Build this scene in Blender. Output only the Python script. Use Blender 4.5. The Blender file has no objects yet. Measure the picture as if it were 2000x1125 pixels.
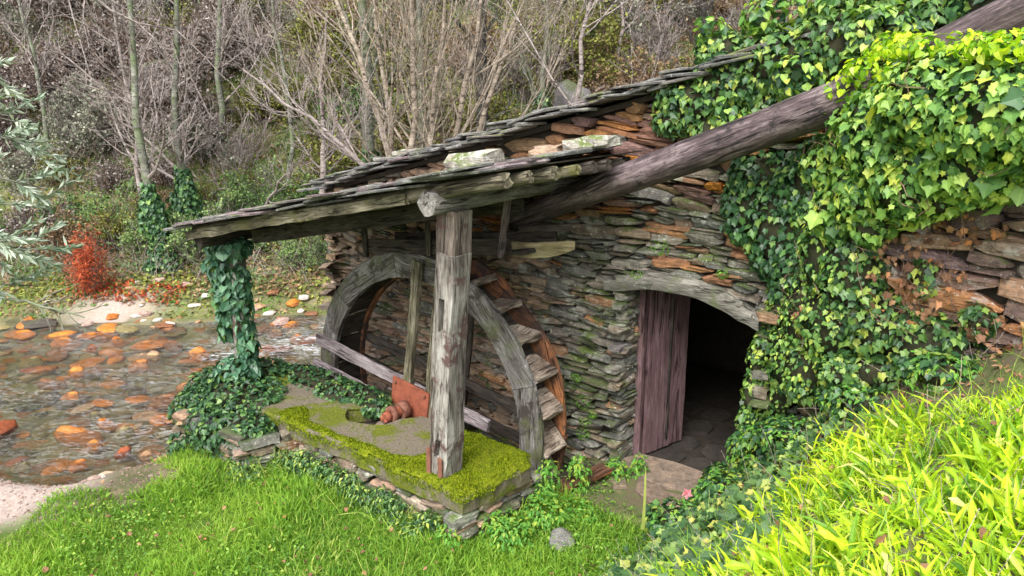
import bpy, math, random
import numpy as np
from mathutils import Matrix, Vector, noise as mnoise

# ------------------------------------------------------------------ camera, world, sun, exposure
SC = bpy.context.scene
COL = SC.collection
cam_data = bpy.data.cameras.new('camera')
cam = bpy.data.objects.new('camera', cam_data); COL.objects.link(cam)
cam.location = (0, 0, 3.65)
cam.rotation_euler = (math.radians(75), 0, 0)
cam_data.sensor_width = 36; cam_data.lens = 26.68
cam_data.clip_start = 0.05; cam_data.clip_end = 400
SC.camera = cam

world = bpy.data.worlds.new("World"); SC.world = world; world.use_nodes = True
wn = world.node_tree
for n in list(wn.nodes): wn.nodes.remove(n)
sky = wn.nodes.new('ShaderNodeTexSky'); sky.sky_type = 'NISHITA'; sky.sun_disc = False
SUN_EL, SUN_AZ = 52, 200           # azimuth the light comes FROM, degrees clockwise from +Y
sky.sun_elevation = math.radians(SUN_EL); sky.sun_rotation = math.radians(SUN_AZ)
sky.air_density = 1.0; sky.dust_density = 4.0; sky.ozone_density = 0.6
hs = wn.nodes.new('ShaderNodeHueSaturation'); hs.inputs['Saturation'].default_value = 0.35
bg = wn.nodes.new('ShaderNodeBackground'); bg.inputs['Strength'].default_value = 0.15
wo = wn.nodes.new('ShaderNodeOutputWorld')
wn.links.new(sky.outputs[0], hs.inputs['Color']); wn.links.new(hs.outputs[0], bg.inputs[0]); wn.links.new(bg.outputs[0], wo.inputs[0])

sun_d = bpy.data.lights.new('sun', 'SUN'); sun_d.energy = 1.1; sun_d.angle = math.radians(40); sun_d.color = (1, .97, .92)
sun = bpy.data.objects.new('sun', sun_d); COL.objects.link(sun)
az = math.radians(SUN_AZ); el = math.radians(SUN_EL)
sv = Vector((math.sin(az)*math.cos(el), math.cos(az)*math.cos(el), math.sin(el)))
sun.rotation_euler = sv.to_track_quat('Z', 'Y').to_euler()
SC.view_settings.view_transform = 'Standard'; SC.view_settings.look = 'None'
SC.view_settings.exposure = 1.4; SC.view_settings.gamma = 1
SC.view_settings.use_curve_mapping = False
SC.cycles.max_bounces = 6; SC.cycles.transparent_max_bounces = 12
SC.cycles.caustics_reflective = False; SC.cycles.caustics_refractive = False

rng = np.random.default_rng(7)
R = random.Random(11)

# ------------------------------------------------------------------ the mill's own axes: s along the wall, w into it, z up
DV = np.array([.788, -.616, 0.]); NV = np.array([.616, .788, 0.]); ZV = np.array([0., 0., 1.])
P0 = np.array([1.08, 6.9, 0.])
def L(s, w, z): return P0 + DV*s + NV*w + ZV*z
def toSW(x, y): return (x-P0[0])*DV[0]+(y-P0[1])*DV[1], (x-P0[0])*NV[0]+(y-P0[1])*NV[1]

# ------------------------------------------------------------------ objects
def M4(X, Y, Z, T):
    m = np.eye(4); m[:3, 0] = X; m[:3, 1] = Y; m[:3, 2] = Z; m[:3, 3] = T
    return m
def frame(T, X, up=(0, 0, 1)):
    X = np.array(X, float); X /= np.linalg.norm(X); up = np.array(up, float)
    Y = np.cross(up, X); n = np.linalg.norm(Y)
    if n < 1e-4: Y = np.cross((0, 1, 0), X); n = np.linalg.norm(Y)
    Y /= n
    return M4(X, Y, np.cross(X, Y), T)
WM = {}
def put(o, M=None, parent=None):
    M = np.eye(4) if M is None else M
    COL.objects.link(o)
    if parent is not None:
        o.parent = parent
        o.matrix_basis = Matrix((np.linalg.inv(WM[parent.name]) @ M).tolist())
    else:
        o.matrix_basis = Matrix(M.tolist())
    WM[o.name] = M
    return o
def tag(o, label=None, cat=None, group=None, kind=None):
    if label: o['label'] = label
    if cat: o['category'] = cat
    if group: o['group'] = group
    if kind: o['kind'] = kind
    return o
def empty(name, loc, label, cat, group=None):
    o = bpy.data.objects.new(name, None); o.empty_display_size = .1
    T = np.eye(4); T[:3, 3] = loc
    put(o, T); return tag(o, label, cat, group)
def obj(name, me, M=None, parent=None, kind=None):
    o = bpy.data.objects.new(name, me); put(o, M, parent)
    if kind: o['kind'] = kind
    return o

# ------------------------------------------------------------------ meshes
def mesh(name, V, F, mat, smooth=False, rnd=None, mask=None, vein=None):
    """V (n,3); F an (m,k) int array, or a list of such arrays; rnd per face"""
    if not isinstance(F, list): F = [F]
    F = [np.asarray(f, np.int32) for f in F if len(f)]
    V = np.asarray(V, np.float32)
    me = bpy.data.meshes.new(name)
    nl = sum(f.size for f in F); nf = sum(len(f) for f in F)
    me.vertices.add(len(V)); me.loops.add(nl); me.polygons.add(nf)
    me.vertices.foreach_set('co', V.ravel())
    me.loops.foreach_set('vertex_index', np.concatenate([f.ravel() for f in F]))
    cnt = np.concatenate([np.full(len(f), f.shape[1], np.int32) for f in F])
    me.polygons.foreach_set('loop_start', (np.cumsum(cnt)-cnt).astype(np.int32))
    me.polygons.foreach_set('use_smooth', np.full(nf, smooth))
    if rnd is not None:
        a = me.attributes.new('rnd', 'FLOAT', 'FACE'); a.data.foreach_set('value', np.asarray(rnd, np.float32))
    if mask is not None:
        a = me.attributes.new('mask', 'FLOAT_COLOR', 'POINT'); a.data.foreach_set('color', np.asarray(mask, np.float32).ravel())
    if vein is not None:
        a = me.attributes.new('vein', 'FLOAT', 'POINT'); a.data.foreach_set('value', np.asarray(vein, np.float32))
    me.update(calc_edges=True); me.validate()
    if mat: me.materials.append(mat)
    return me
def ragged(faces):
    d = {}
    for f in faces: d.setdefault(len(f), []).append(f)
    return [np.array(v) for v in d.values()]
def scatter(name, tmpl, T, mat, smooth=False, rnd=None):
    """one mesh made of many copies of template(s) at 4x4 matrices T"""
    tmpls = tmpl if isinstance(tmpl, list) else [tmpl]
    N = len(T); pick = rng.integers(0, len(tmpls), N)
    if rnd is None: rnd = rng.random(N)
    Vs, Fs, Rs, base, Ve = [], {}, {}, 0, []
    for k, (V, F) in enumerate(tmpls):
        idx = np.nonzero(pick == k)[0]
        if not len(idx): continue
        t = T[idx]
        P = np.einsum('nij,vj->nvi', t[:, :3, :3], V) + t[:, None, :3, 3]
        Vs.append(P.reshape(-1, 3)); Ve.append(np.tile((np.abs(V[:, 0]) < .03).astype(float), len(idx)))
        off = base + np.arange(len(idx))*len(V)
        for f in (F if isinstance(F, list) else [F]):
            f = np.asarray(f)
            Fs.setdefault(f.shape[1], []).append((f[None]+off[:, None, None]).reshape(-1, f.shape[1]))
            Rs.setdefault(f.shape[1], []).append(np.repeat(rnd[idx], len(f)))
        base += len(idx)*len(V)
    ks = list(Fs)
    return mesh(name, np.concatenate(Vs), [np.concatenate(Fs[k]) for k in ks], mat, smooth,
                np.concatenate([np.concatenate(Rs[k]) for k in ks]), vein=np.concatenate(Ve))
def unit(a): return a/np.maximum(np.linalg.norm(a, axis=-1, keepdims=True), 1e-9)
def mats(pos, nrm, size, roll=None, up=None):
    """matrices with local Z = nrm, local Y = towards 'up' turned by roll"""
    n = len(pos); nrm = unit(nrm)
    up = np.tile([0, 0, 1.], (n, 1)) if up is None else up
    X = np.cross(up, nrm); bad = np.linalg.norm(X, axis=1) < 1e-3; X[bad] = [1, 0, 0]
    X = unit(X); Y = np.cross(nrm, X)
    if roll is not None:
        c, s = np.cos(roll)[:, None], np.sin(roll)[:, None]
        X, Y = X*c+Y*s, -X*s+Y*c
    size = np.broadcast_to(np.asarray(size, float).reshape(n, -1) if np.ndim(size) else np.full((n, 1), size), (n, 3))
    T = np.zeros((n, 4, 4)); T[:, 3, 3] = 1
    T[:, :3, 0] = X*size[:, :1]; T[:, :3, 1] = Y*size[:, 1:2]; T[:, :3, 2] = nrm*size[:, 2:3]; T[:, :3, 3] = pos
    return T
def tubes(paths, rad, sides=4, caps=False):
    """paths (N,K,3), rad (N,K) -> V, F"""
    N, K, _ = paths.shape
    tan = unit(np.gradient(paths, axis=1))
    ref = np.where(np.abs(tan[:, :1, 2:3]) > .9, np.array([[[1., 0, 0]]]), np.array([[[0, 0, 1.]]]))
    A = unit(np.cross(tan, ref)); B = np.cross(tan, A)
    th = np.linspace(0, 2*np.pi, sides, endpoint=False)
    ring = A[:, :, None]*np.cos(th)[None, None, :, None] + B[:, :, None]*np.sin(th)[None, None, :, None]
    V = (paths[:, :, None]+ring*rad[:, :, None, None]).reshape(-1, 3)
    i = np.arange(K-1)[:, None]*sides; j = np.arange(sides)[None]; j2 = (j+1) % sides
    q = np.stack([i+j, i+j2, i+sides+j2, i+sides+j], -1).reshape(-1, 4)
    F = (q[None]+(np.arange(N)*K*sides)[:, None, None]).reshape(-1, 4)
    if caps:
        c0 = (np.arange(sides)[None]+(np.arange(N)*K*sides)[:, None])
        return V, [F, c0, c0[:, ::-1]+(K-1)*sides]
    return V, F

def box_vf(lx, ly, lz, seg=6, jit=.004, bev=.12, taper=0., wav=.0, seed=0):
    """a worn plank: X is its length, section with cut corners"""
    r = np.random.default_rng(seed); b = min(ly, lz)*bev
    hy, hz = ly/2, lz/2
    sec = np.array([(-hy+b, -hz), (hy-b, -hz), (hy, -hz+b), (hy, hz-b), (hy-b, hz), (-hy+b, hz), (-hy, hz-b), (-hy, -hz+b)])
    xs = np.linspace(-lx/2, lx/2, seg+1)
    ph = r.random(4)*6
    V = []
    for k, x in enumerate(xs):
        sc = 1-taper*abs(x)/(lx/2)
        p = np.zeros((8, 3)); p[:, 0] = x + (r.normal(0, jit*1.5, 8) if k in (0, seg) else 0)
        p[:, 1:] = sec*sc + r.normal(0, jit, (8, 2))
        p[:, 1] += wav*math.sin(ph[0]+x*2.1); p[:, 2] += wav*math.sin(ph[1]+x*1.7)
        V.append(p)
    V = np.concatenate(V); F = []
    for k in range(seg):
        for j in range(8):
            a = k*8+j; c = k*8+(j+1) % 8
            F.append((a, a+8, c+8, c))
    return V, ragged(F+[tuple(range(8)), tuple(range(seg*8+7, seg*8-1, -1))])
def plank(name, A, B, wy, wz, mat, parent, up=(0, 0, 1), seed=None, kind=None, **kw):
    A = np.array(A, float); B = np.array(B, float); ln = np.linalg.norm(B-A)
    seed = R.randrange(10**6) if seed is None else seed
    V, F = box_vf(ln, wy, wz, seg=max(2, min(14, int(ln/.15))), seed=seed, **kw)
    return obj(name, mesh(name, V, F, mat), frame((A+B)/2, B-A, up), parent, kind)
def log_vf(ln, r0, r1, sides=14, seg=10, jit=.05, bend=.0, seed=0):
    r = np.random.default_rng(seed); V = []; ph = r.random(6)*6.28
    th = np.linspace(0, 2*np.pi, sides, endpoint=False)
    for k in range(seg+1):
        t = k/seg; rad = r0+(r1-r0)*t
        rr = rad*(1+jit*np.sin(3*th+ph[0]+t*2)+jit*.7*np.sin(5*th+ph[1]-t*3)+jit*.5*math.sin(t*9+ph[2])+r.normal(0, jit*.25, sides))
        V.append(np.stack([np.full(sides, (t-.5)*ln)+(r.normal(0, .008, sides) if k in (0, seg) else 0),
                           rr*np.cos(th)+bend*math.sin(t*3.1), rr*np.sin(th)+bend*.6*math.sin(t*4+1)], 1))
    V = np.concatenate(V); n = len(V)
    cap0 = V[:sides].mean(0); cap1 = V[-sides:].mean(0)
    V = np.vstack([V, cap0, cap1]); F = []
    for k in range(seg):
        for j in range(sides):
            a = k*sides+j; c = k*sides+(j+1) % sides
            F.append((a, c, c+sides, a+sides))
    for j in range(sides):
        F.append((n, (j+1) % sides, j)); F.append((n+1, n-sides+j, n-sides+(j+1) % sides))
    return V, ragged(F)
def log(name, A, B, r0, r1, mat, parent, seed=None, **kw):
    A = np.array(A, float); B = np.array(B, float)
    seed = R.randrange(10**6) if seed is None else seed
    V, F = log_vf(np.linalg.norm(B-A), r0, r1, seed=seed, **kw)
    me = mesh(name, V, F, mat, smooth=True)
    sm = np.array([len(p.vertices) == 4 for p in me.polygons]); me.polygons.foreach_set('use_smooth', sm)
    return obj(name, me, frame((A+B)/2, B-A), parent)

def prism_vf(outline, z0, z1, inset=.0, rough=.0, seed=0):
    """closed outline (n,2) raised from z0 to z1 with a cut top edge"""
    r = np.random.default_rng(seed)
    o = np.array(outline, float); n = len(o); c = o.mean(0)
    rings = [np.c_[o, np.full(n, z0)], np.c_[o+r.normal(0, rough, o.shape), np.full(n, z1-inset)]]
    top = np.c_[c+(o-c)*(1-inset/np.maximum(.05, np.linalg.norm(o-c, axis=1)))[:, None], np.full(n, z1)]
    top[:, 2] += r.normal(0, rough*.6, n); rings.append(top)
    V = np.vstack(rings); F = []
    for k in range(2):
        for j in range(n):
            a = k*n+j; b = k*n+(j+1) % n
            F.append((a, b, b+n, a+n))
    F += [tuple(range(2*n, 3*n)), tuple(range(n-1, -1, -1))]
    return V, ragged(F)

# ------------------------------------------------------------------ materials
def mat_new(name):
    m = bpy.data.materials.new(name); m.use_nodes = True
    nt = m.node_tree
    for n in list(nt.nodes): nt.nodes.remove(n)
    out = nt.nodes.new('ShaderNodeOutputMaterial')
    return m, nt, out
class G:
    def __init__(s, nt): s.nt = nt
    def n(s, t, **kw):
        x = s.nt.nodes.new(t)
        for k, v in kw.items(): setattr(x, k, v)
        return x
    def l(s, a, b): s.nt.links.new(a, b)
    def coord(s, kind='Object', scale=(1, 1, 1)):
        tc = s.n('ShaderNodeTexCoord'); mp = s.n('ShaderNodeMapping'); mp.inputs['Scale'].default_value = scale
        s.l(tc.outputs[kind], mp.inputs[0]); return mp.outputs[0]
    def world(s, scale=(1, 1, 1)):
        g = s.n('ShaderNodeNewGeometry'); mp = s.n('ShaderNodeMapping'); mp.inputs['Scale'].default_value = scale
        s.l(g.outputs['Position'], mp.inputs[0]); return mp.outputs[0]
    def noise(s, vec, scale=5, detail=4, rough=.6, dist=0.):
        x = s.n('ShaderNodeTexNoise'); x.inputs['Scale'].default_value = scale; x.inputs['Detail'].default_value = detail
        x.inputs['Roughness'].default_value = rough; x.inputs['Distortion'].default_value = dist
        s.l(vec, x.inputs['Vector']); return x.outputs['Fac']
    def ramp(s, fac, stops, interp='LINEAR'):
        x = s.n('ShaderNodeValToRGB'); x.color_ramp.interpolation = interp
        e = x.color_ramp.elements
        while len(e) > 1: e.remove(e[-1])
        e[0].position = stops[0][0]; c = stops[0][1]; e[0].color = (*c, 1) if len(c) == 3 else c
        for p, c in stops[1:]:
            q = e.new(p); q.color = (*c, 1)
        s.l(fac, x.inputs[0]); return x.outputs[0]
    def gray(s, fac, a, b, lo=0., hi=1.): 
        x = s.n('ShaderNodeMapRange'); x.clamp = True
        x.inputs[1].default_value = a; x.inputs[2].default_value = b; x.inputs[3].default_value = lo; x.inputs[4].default_value = hi
        s.l(fac, x.inputs[0]); return x.outputs[0]
    def mix(s, fac, a, b, mode='MIX'):
        x = s.n('ShaderNodeMixRGB'); x.blend_type = mode
        for v, i in ((fac, 0), (a, 1), (b, 2)):
            if isinstance(v, (float, int)): x.inputs[i].default_value = v if i == 0 else (v, v, v, 1)
            elif isinstance(v, tuple): x.inputs[i].default_value = (*v, 1)
            else: s.l(v, x.inputs[i])
        return x.outputs[0]
    def math(s, op, a, b=0.):
        x = s.n('ShaderNodeMath'); x.operation = op
        for v, i in ((a, 0), (b, 1)):
            if isinstance(v, (float, int)): x.inputs[i].default_value = v
            else: s.l(v, x.inputs[i])
        return x.outputs[0]
    def rnd(s):
        a = s.n('ShaderNodeAttribute'); a.attribute_name = 'rnd'; o = s.n('ShaderNodeObjectInfo')
        f = s.math('MULTIPLY', o.outputs['Random'], 7.3)
        return s.math('FRACT', s.math('ADD', a.outputs['Fac'], f))
    def bump(s, h, strength=.4, dist=.02):
        b = s.n('ShaderNodeBump'); b.inputs['Strength'].default_value = strength; b.inputs['Distance'].default_value = dist
        s.l(h, b.inputs['Height']); return b.outputs[0]
    def bsdf(s, col, rough=.8, spec=.3, normal=None):
        b = s.n('ShaderNodeBsdfPrincipled')
        if isinstance(col, tuple): b.inputs['Base Color'].default_value = (*col, 1)
        else: s.l(col, b.inputs['Base Color'])
        if isinstance(rough, float): b.inputs['Roughness'].default_value = rough
        else: s.l(rough, b.inputs['Roughness'])
        b.inputs['Specular IOR Level'].default_value = spec
        if normal is not None: s.l(normal, b.inputs['Normal'])
        return b.outputs[0]

def stone_mat(name, stops, lichen=.55, moss=.62, mossc=(.10, .15, .025), lic=(.42, .43, .36), rough=.75, spec=.35):
    m, nt, out = mat_new(name); g = G(nt); w = g.world()
    base = g.ramp(g.rnd(), stops, 'LINEAR')
    n1 = g.noise(w, 14, 6, .7, .3); n2 = g.noise(w, 60, 4, .7); n3 = g.noise(w, 5, 5, .65); n4 = g.noise(w, 2.2, 5, .7)
    lay = g.noise(g.world((3, 3, 60)), 1.5, 4, .7)
    col = g.mix(.75, base, g.ramp(n1, [(.3, (.38, .36, .36)), (.5, (1, 1, 1)), (.68, (1.6, 1.52, 1.4))]), 'MULTIPLY')
    col = g.mix(.55, col, g.ramp(lay, [(.3, (.5, .5, .52)), (.6, (1.25, 1.2, 1.15))]), 'MULTIPLY')
    col = g.mix(.5, col, g.ramp(n2, [(.3, (.6, .6, .6)), (.7, (1.4, 1.4, 1.4))]), 'MULTIPLY')
    col = g.mix(g.gray(n3, lichen, lichen+.12, 0, .8), col, lic)
    geo = g.n('ShaderNodeNewGeometry'); sep = g.n('ShaderNodeSeparateXYZ'); g.l(geo.outputs['Normal'], sep.inputs[0])
    upw = g.gray(sep.outputs[2], -.2, .9, -.08, .1)
    col = g.mix(g.gray(g.math('ADD', n4, upw), moss, moss+.1, 0, .9), col, mossc)
    col = g.mix(g.gray(g.noise(w, 26, 3, .6, .5), lichen+.07, lichen+.11, 0, .75), col, tuple(min(.75, v*1.25) for v in lic))
    h = g.math('ADD', g.math('MULTIPLY', n1, .7), g.math('ADD', g.math('MULTIPLY', n2, .35), g.math('MULTIPLY', lay, .8)))
    g.l(g.bsdf(col, rough, spec, g.bump(h, 1., .03)), out.inputs[0])
    return m
def wood_mat(name, dark, mid, light, moss=None, mossth=.6, grain=14, rough=.85, patch=None, patchth=.6, spec=.25, bump=.7):
    m, nt, out = mat_new(name); g = G(nt)
    oi = g.n('ShaderNodeObjectInfo'); tc = g.n('ShaderNodeTexCoord'); ad = g.n('ShaderNodeVectorMath'); ad.operation = 'ADD'
    sc_ = g.n('ShaderNodeVectorMath'); sc_.operation = 'SCALE'; sc_.inputs[0].default_value = (13, 7, 5); g.l(oi.outputs['Random'], sc_.inputs['Scale'])
    g.l(tc.outputs['Object'], ad.inputs[0]); g.l(sc_.outputs[0], ad.inputs[1])
    mp = g.n('ShaderNodeMapping'); mp.inputs['Scale'].default_value = (.09, 1, 1); g.l(ad.outputs[0], mp.inputs[0])
    mp2 = g.n('ShaderNodeMapping'); mp2.inputs['Scale'].default_value = (.35, 1, 1); g.l(ad.outputs[0], mp2.inputs[0])
    n1 = g.noise(mp.outputs[0], grain*4, 6, .75, .6); n2 = g.noise(mp2.outputs[0], 5, 5, .65, .3); n3 = g.noise(mp.outputs[0], grain*16, 3, .6)
    crack = g.noise(mp.outputs[0], grain*2.2, 3, .5, 1.)
    f = g.math('ADD', g.math('MULTIPLY', n1, .55), g.math('MULTIPLY', n2, .45))
    col = g.ramp(f, [(.40, dark), (.50, mid), (.60, light)])
    col = g.mix(.5, col, g.ramp(n3, [(.3, (.55, .55, .55)), (.7, (1.35, 1.35, 1.35))]), 'MULTIPLY')
    cr = g.ramp(crack, [(.36, (.10, .08, .07)), (.43, (1, 1, 1))])
    col = g.mix(.8, col, cr, 'MULTIPLY')
    if patch: col = g.mix(g.gray(g.noise(g.world(), 4.5, 5, .7), patchth, patchth+.08), col, patch)
    if moss: col = g.mix(g.gray(g.noise(g.world(), 3.2, 6, .72), mossth, mossth+.12, 0, .85), col, moss)
    h = g.math('ADD', g.math('MULTIPLY', n1, .8), g.math('ADD', g.math('MULTIPLY', n3, .3), g.gray(crack, .33, .42)))
    g.l(g.bsdf(col, rough, spec, g.bump(h, bump, .012)), out.inputs[0])
    return m
def leaf_mat(name, stops, trans=.3, rough=.5, spec=.4, tcol=None):
    m, nt, out = mat_new(name); g = G(nt)
    col = g.ramp(g.rnd(), stops)
    v = g.noise(g.world(), 9, 3, .6)
    col = g.mix(.6, col, g.ramp(v, [(.3, (.7, .75, .7)), (.7, (1.25, 1.2, 1.1))]), 'MULTIPLY')
    va = g.n('ShaderNodeAttribute'); va.attribute_name = 'vein'
    col = g.mix(g.gray(va.outputs['Fac'], .72, 1., 0, .45), col, g.mix(1., col, (1.9, 1.6, 1.9), 'MULTIPLY'))
    col = g.mix(g.gray(va.outputs['Fac'], 0, .35, .30, 0), col, g.mix(1., col, (.45, .5, .45), 'MULTIPLY'))
    b = g.bsdf(col, rough, spec)
    t = g.n('ShaderNodeBsdfTranslucent'); g.l(g.mix(1., col, tcol or (1.3, 1.35, .6), 'MULTIPLY'), t.inputs[0])
    mx = g.n('ShaderNodeMixShader'); mx.inputs[0].default_value = trans
    g.l(b, mx.inputs[1]); g.l(t.outputs[0], mx.inputs[2]); g.l(mx.outputs[0], out.inputs[0])
    return m
def plain_mat(name, a, b, scale=8, rough=.9, bumpd=.02, spec=.2, world_=True):
    m, nt, out = mat_new(name); g = G(nt); w = g.world() if world_ else g.coord()
    n = g.noise(w, scale, 6, .7, .2); n2 = g.noise(w, scale*7, 4, .7)
    f = g.math('ADD', g.math('MULTIPLY', n, .7), g.math('MULTIPLY', n2, .3))
    g.l(g.bsdf(g.ramp(f, [(.35, a), (.65, b)]), rough, spec, g.bump(f, .6, bumpd)), out.inputs[0])
    return m

SLATE = [(0, (.10, .105, .095)), (.14, (.20, .20, .175)), (.28, (.15, .125, .10)), (.4, (.23, .23, .20)), (.5, (.20, .15, .11)), (.6, (.13, .14, .125)), (.7, (.25, .19, .13)), (.78, (.17, .16, .155)), (.86, (.19, .195, .17)), (.93, (.36, .17, .07)), (1, (.25, .245, .225))]
ORANGE = [(0, (.16, .10, .09)), (.2, (.34, .17, .08)), (.38, (.20, .13, .13)), (.5, (.45, .20, .06)), (.65, (.24, .19, .13)), (.78, (.55, .22, .03)), (.9, (.30, .16, .12)), (1, (.42, .24, .10))]
TAN = [(0, (.24, .18, .14)), (.2, (.44, .34, .25)), (.4, (.34, .22, .15)), (.6, (.48, .41, .34)), (.8, (.40, .26, .16)), (1, (.5, .39, .28))]
GREY = [(0, (.08, .085, .08)), (.3, (.17, .17, .16)), (.5, (.12, .12, .125)), (.75, (.24, .24, .22)), (.9, (.15, .11, .12)), (1, (.2, .19, .18))]
m_slate = stone_mat('slate wall stone', SLATE, .54, .58)
m_slategreen = stone_mat('damp mossy wall stone', SLATE, .58, .53, (.07, .10, .03))
m_orange = stone_mat('rusty wall stone', ORANGE, .70, .72)
m_tan = stone_mat('tan wall stone', TAN, .68, .74)
m_roof = stone_mat('roof slate', GREY, .56, .62, (.16, .2, .04), (.34, .34, .31), .6, .45)
m_roofp = stone_mat('purple roof slate', [(0, (.13, .10, .11)), (.5, (.26, .2, .22)), (1, (.19, .17, .17))], .6, .66, rough=.55)
m_pale2 = stone_mat('pale roof slate', [(0, (.28, .27, .25)), (1, (.36, .34, .31))], .5, .62, lic=(.45, .45, .42))
m_pale = stone_mat('pale lichen stone', [(0, (.28, .26, .22)), (1, (.38, .36, .31))], .5, .53, (.12, .17, .03), (.50, .49, .44))
m_path = stone_mat('worn path slab', [(0, (.20, .15, .115)), (1, (.25, .20, .155))], .72, .74, (.10, .13, .03))
m_darkslab = stone_mat('darkened inner floor slab', [(0, (.03, .026, .022)), (1, (.05, .044, .038))], .8, .8)  # path slab stone darkened: shade of the room put into the colour
m_river = {
 'or': stone_mat('orange river stone', [(0, (.48, .15, .02)), (.5, (.60, .22, .035)), (1, (.42, .16, .04))], .75, .9, rough=.35, spec=.6),
 'or2': stone_mat('bright orange river stone', [(0, (.62, .2, .02)), (1, (.62, .2, .02))], .8, .9, rough=.35, spec=.6),
 'red': stone_mat('red river stone', [(0, (.30, .07, .025)), (1, (.38, .10, .03))], .8, .9, rough=.35, spec=.6),
 'br': stone_mat('brown river stone', [(0, (.20, .085, .04)), (1, (.28, .13, .06))], .72, .9, rough=.4, spec=.5),
 'tan': stone_mat('tan river stone', [(0, (.38, .22, .12)), (1, (.5, .34, .2))], .66, .9, rough=.4, spec=.5),
 'wo': stone_mat('orange and white stone', [(0, (.55, .2, .05)), (1, (.55, .2, .05))], .44, .9, lic=(.72, .6, .5), rough=.5),
 'ol': stone_mat('olive river stone', [(0, (.16, .13, .05)), (1, (.26, .22, .10))], .8, .9, rough=.4, spec=.5),
 'dark': stone_mat('dark river stone', [(0, (.06, .055, .045)), (1, (.11, .09, .07))], .72, .62, rough=.5),
 'pink': stone_mat('pinkish river stone', [(0, (.38, .26, .22)), (1, (.45, .33, .28))], .7, .9),
 'white': stone_mat('pale river stone', [(0, (.5, .46, .42)), (1, (.6, .56, .52))], .6, .9),
}
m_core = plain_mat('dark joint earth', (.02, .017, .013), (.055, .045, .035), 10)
m_grey = wood_mat('weathered grey wood', (.09, .08, .07), (.20, .185, .17), (.33, .315, .295), patch=(.10, .085, .075), patchth=.62)
m_post = wood_mat('weathered post wood', (.07, .058, .05), (.19, .17, .15), (.38, .36, .33), patch=(.10, .06, .055), patchth=.53, grain=10)
m_posttop = wood_mat('brown post top wood', (.055, .042, .036), (.15, .12, .10), (.31, .28, .25), patch=(.10, .055, .05), patchth=.52, grain=9)
m_rim = wood_mat('wheel rim wood', (.055, .048, .04), (.14, .13, .12), (.30, .285, .275), moss=(.10, .11, .05), mossth=.53, patch=(.055, .045, .04), patchth=.53)
m_rot = wood_mat('rotting rust-brown wood', (.04, .022, .016), (.13, .065, .04), (.38, .15, .055), patch=(.05, .035, .03), patchth=.52, grain=18)
m_bucket = wood_mat('worn bucket board', (.12, .09, .07), (.30, .24, .19), (.52, .46, .38), moss=(.1, .1, .05), mossth=.64)
m_purple = wood_mat('purple brown painted door wood', (.075, .045, .046), (.130, .078, .082), (.20, .13, .135), patch=(.085, .06, .052), patchth=.64, bump=.4, grain=7)
m_violet = wood_mat('purplish weathered plank', (.12, .095, .10), (.27, .225, .235), (.40, .36, .36))
m_log = wood_mat('wet purple brown log', (.022, .015, .016), (.085, .058, .06), (.25, .195, .20), patch=(.02, .015, .018), patchth=.56, grain=11, rough=.6, spec=.4, bump=1.)
m_dark = wood_mat('dark wood with painted shade', (.02, .016, .013), (.045, .037, .03), (.095, .08, .065), moss=(.10, .10, .04), mossth=.66)  # dark wood; the shade under the lean-to is put into its colour
m_beam = wood_mat('grey green eave beam', (.04, .034, .022), (.13, .115, .075), (.29, .26, .19), moss=(.13, .125, .04), mossth=.54)
m_lintel = wood_mat('silvery lintel wood', (.05, .047, .038), (.14, .132, .112), (.27, .26, .23), moss=(.11, .13, .06), mossth=.52, grain=12)
m_yellow = wood_mat('yellowish split plank', (.14, .11, .06), (.27, .22, .12), (.40, .35, .21), grain=5)
m_rust = plain_mat('rusted iron', (.16, .045, .025), (.36, .105, .055), 12, .75, .01, .4)
m_rustd = plain_mat('dark rusted iron', (.13, .05, .035), (.26, .12, .08), 20, .8, .01, .3)

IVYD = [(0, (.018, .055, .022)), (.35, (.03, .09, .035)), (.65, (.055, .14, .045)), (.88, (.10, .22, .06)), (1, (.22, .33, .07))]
IVYM = [(0, (.02, .06, .022)), (.25, (.05, .13, .04)), (.55, (.11, .22, .055)), (.82, (.20, .33, .07)), (1, (.40, .46, .09))]
IVYB = [(0, (.05, .14, .035)), (.25, (.13, .28, .06)), (.55, (.24, .42, .09)), (.85, (.38, .55, .11)), (1, (.52, .58, .09))]
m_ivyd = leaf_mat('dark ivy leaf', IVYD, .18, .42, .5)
m_ivym = leaf_mat('ivy leaf', IVYM, .25, .45, .5)
m_ivyp = leaf_mat('bluish post ivy leaf', [(0, (.025, .075, .045)), (.4, (.06, .16, .09)), (.8, (.12, .26, .15)), (1, (.2, .36, .22))], .18, .4, .5)
m_ivyb = leaf_mat('bright ivy leaf', IVYB, .35, .45, .45)
m_lime = leaf_mat('lime weed leaf', [(0, (.07, .19, .02)), (.2, (.20, .40, .02)), (.6, (.43, .62, .02)), (.9, (.58, .70, .04)), (1, (.66, .68, .25))], .4, .5, .4)
m_grass = leaf_mat('lawn grass', [(0, (.10, .24, .03)), (.4, (.24, .43, .045)), (.75, (.36, .54, .07)), (1, (.52, .58, .16))], .4, .6, .3)
m_clover = leaf_mat('small herb leaf', [(0, (.04, .13, .02)), (.5, (.11, .27, .03)), (1, (.22, .4, .05))], .3, .5, .4)
m_lawnherb = leaf_mat('lawn clover leaf', [(0, (.08, .2, .03)), (.5, (.18, .36, .05)), (.9, (.30, .48, .07)), (1, (.5, .5, .12))], .3, .5, .4)
m_moss = leaf_mat('moss tuft', [(0, (.035, .06, .004)), (.5, (.17, .24, .008)), (.85, (.32, .39, .012)), (1, (.42, .42, .03))], .2, .9, .1)
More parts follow.
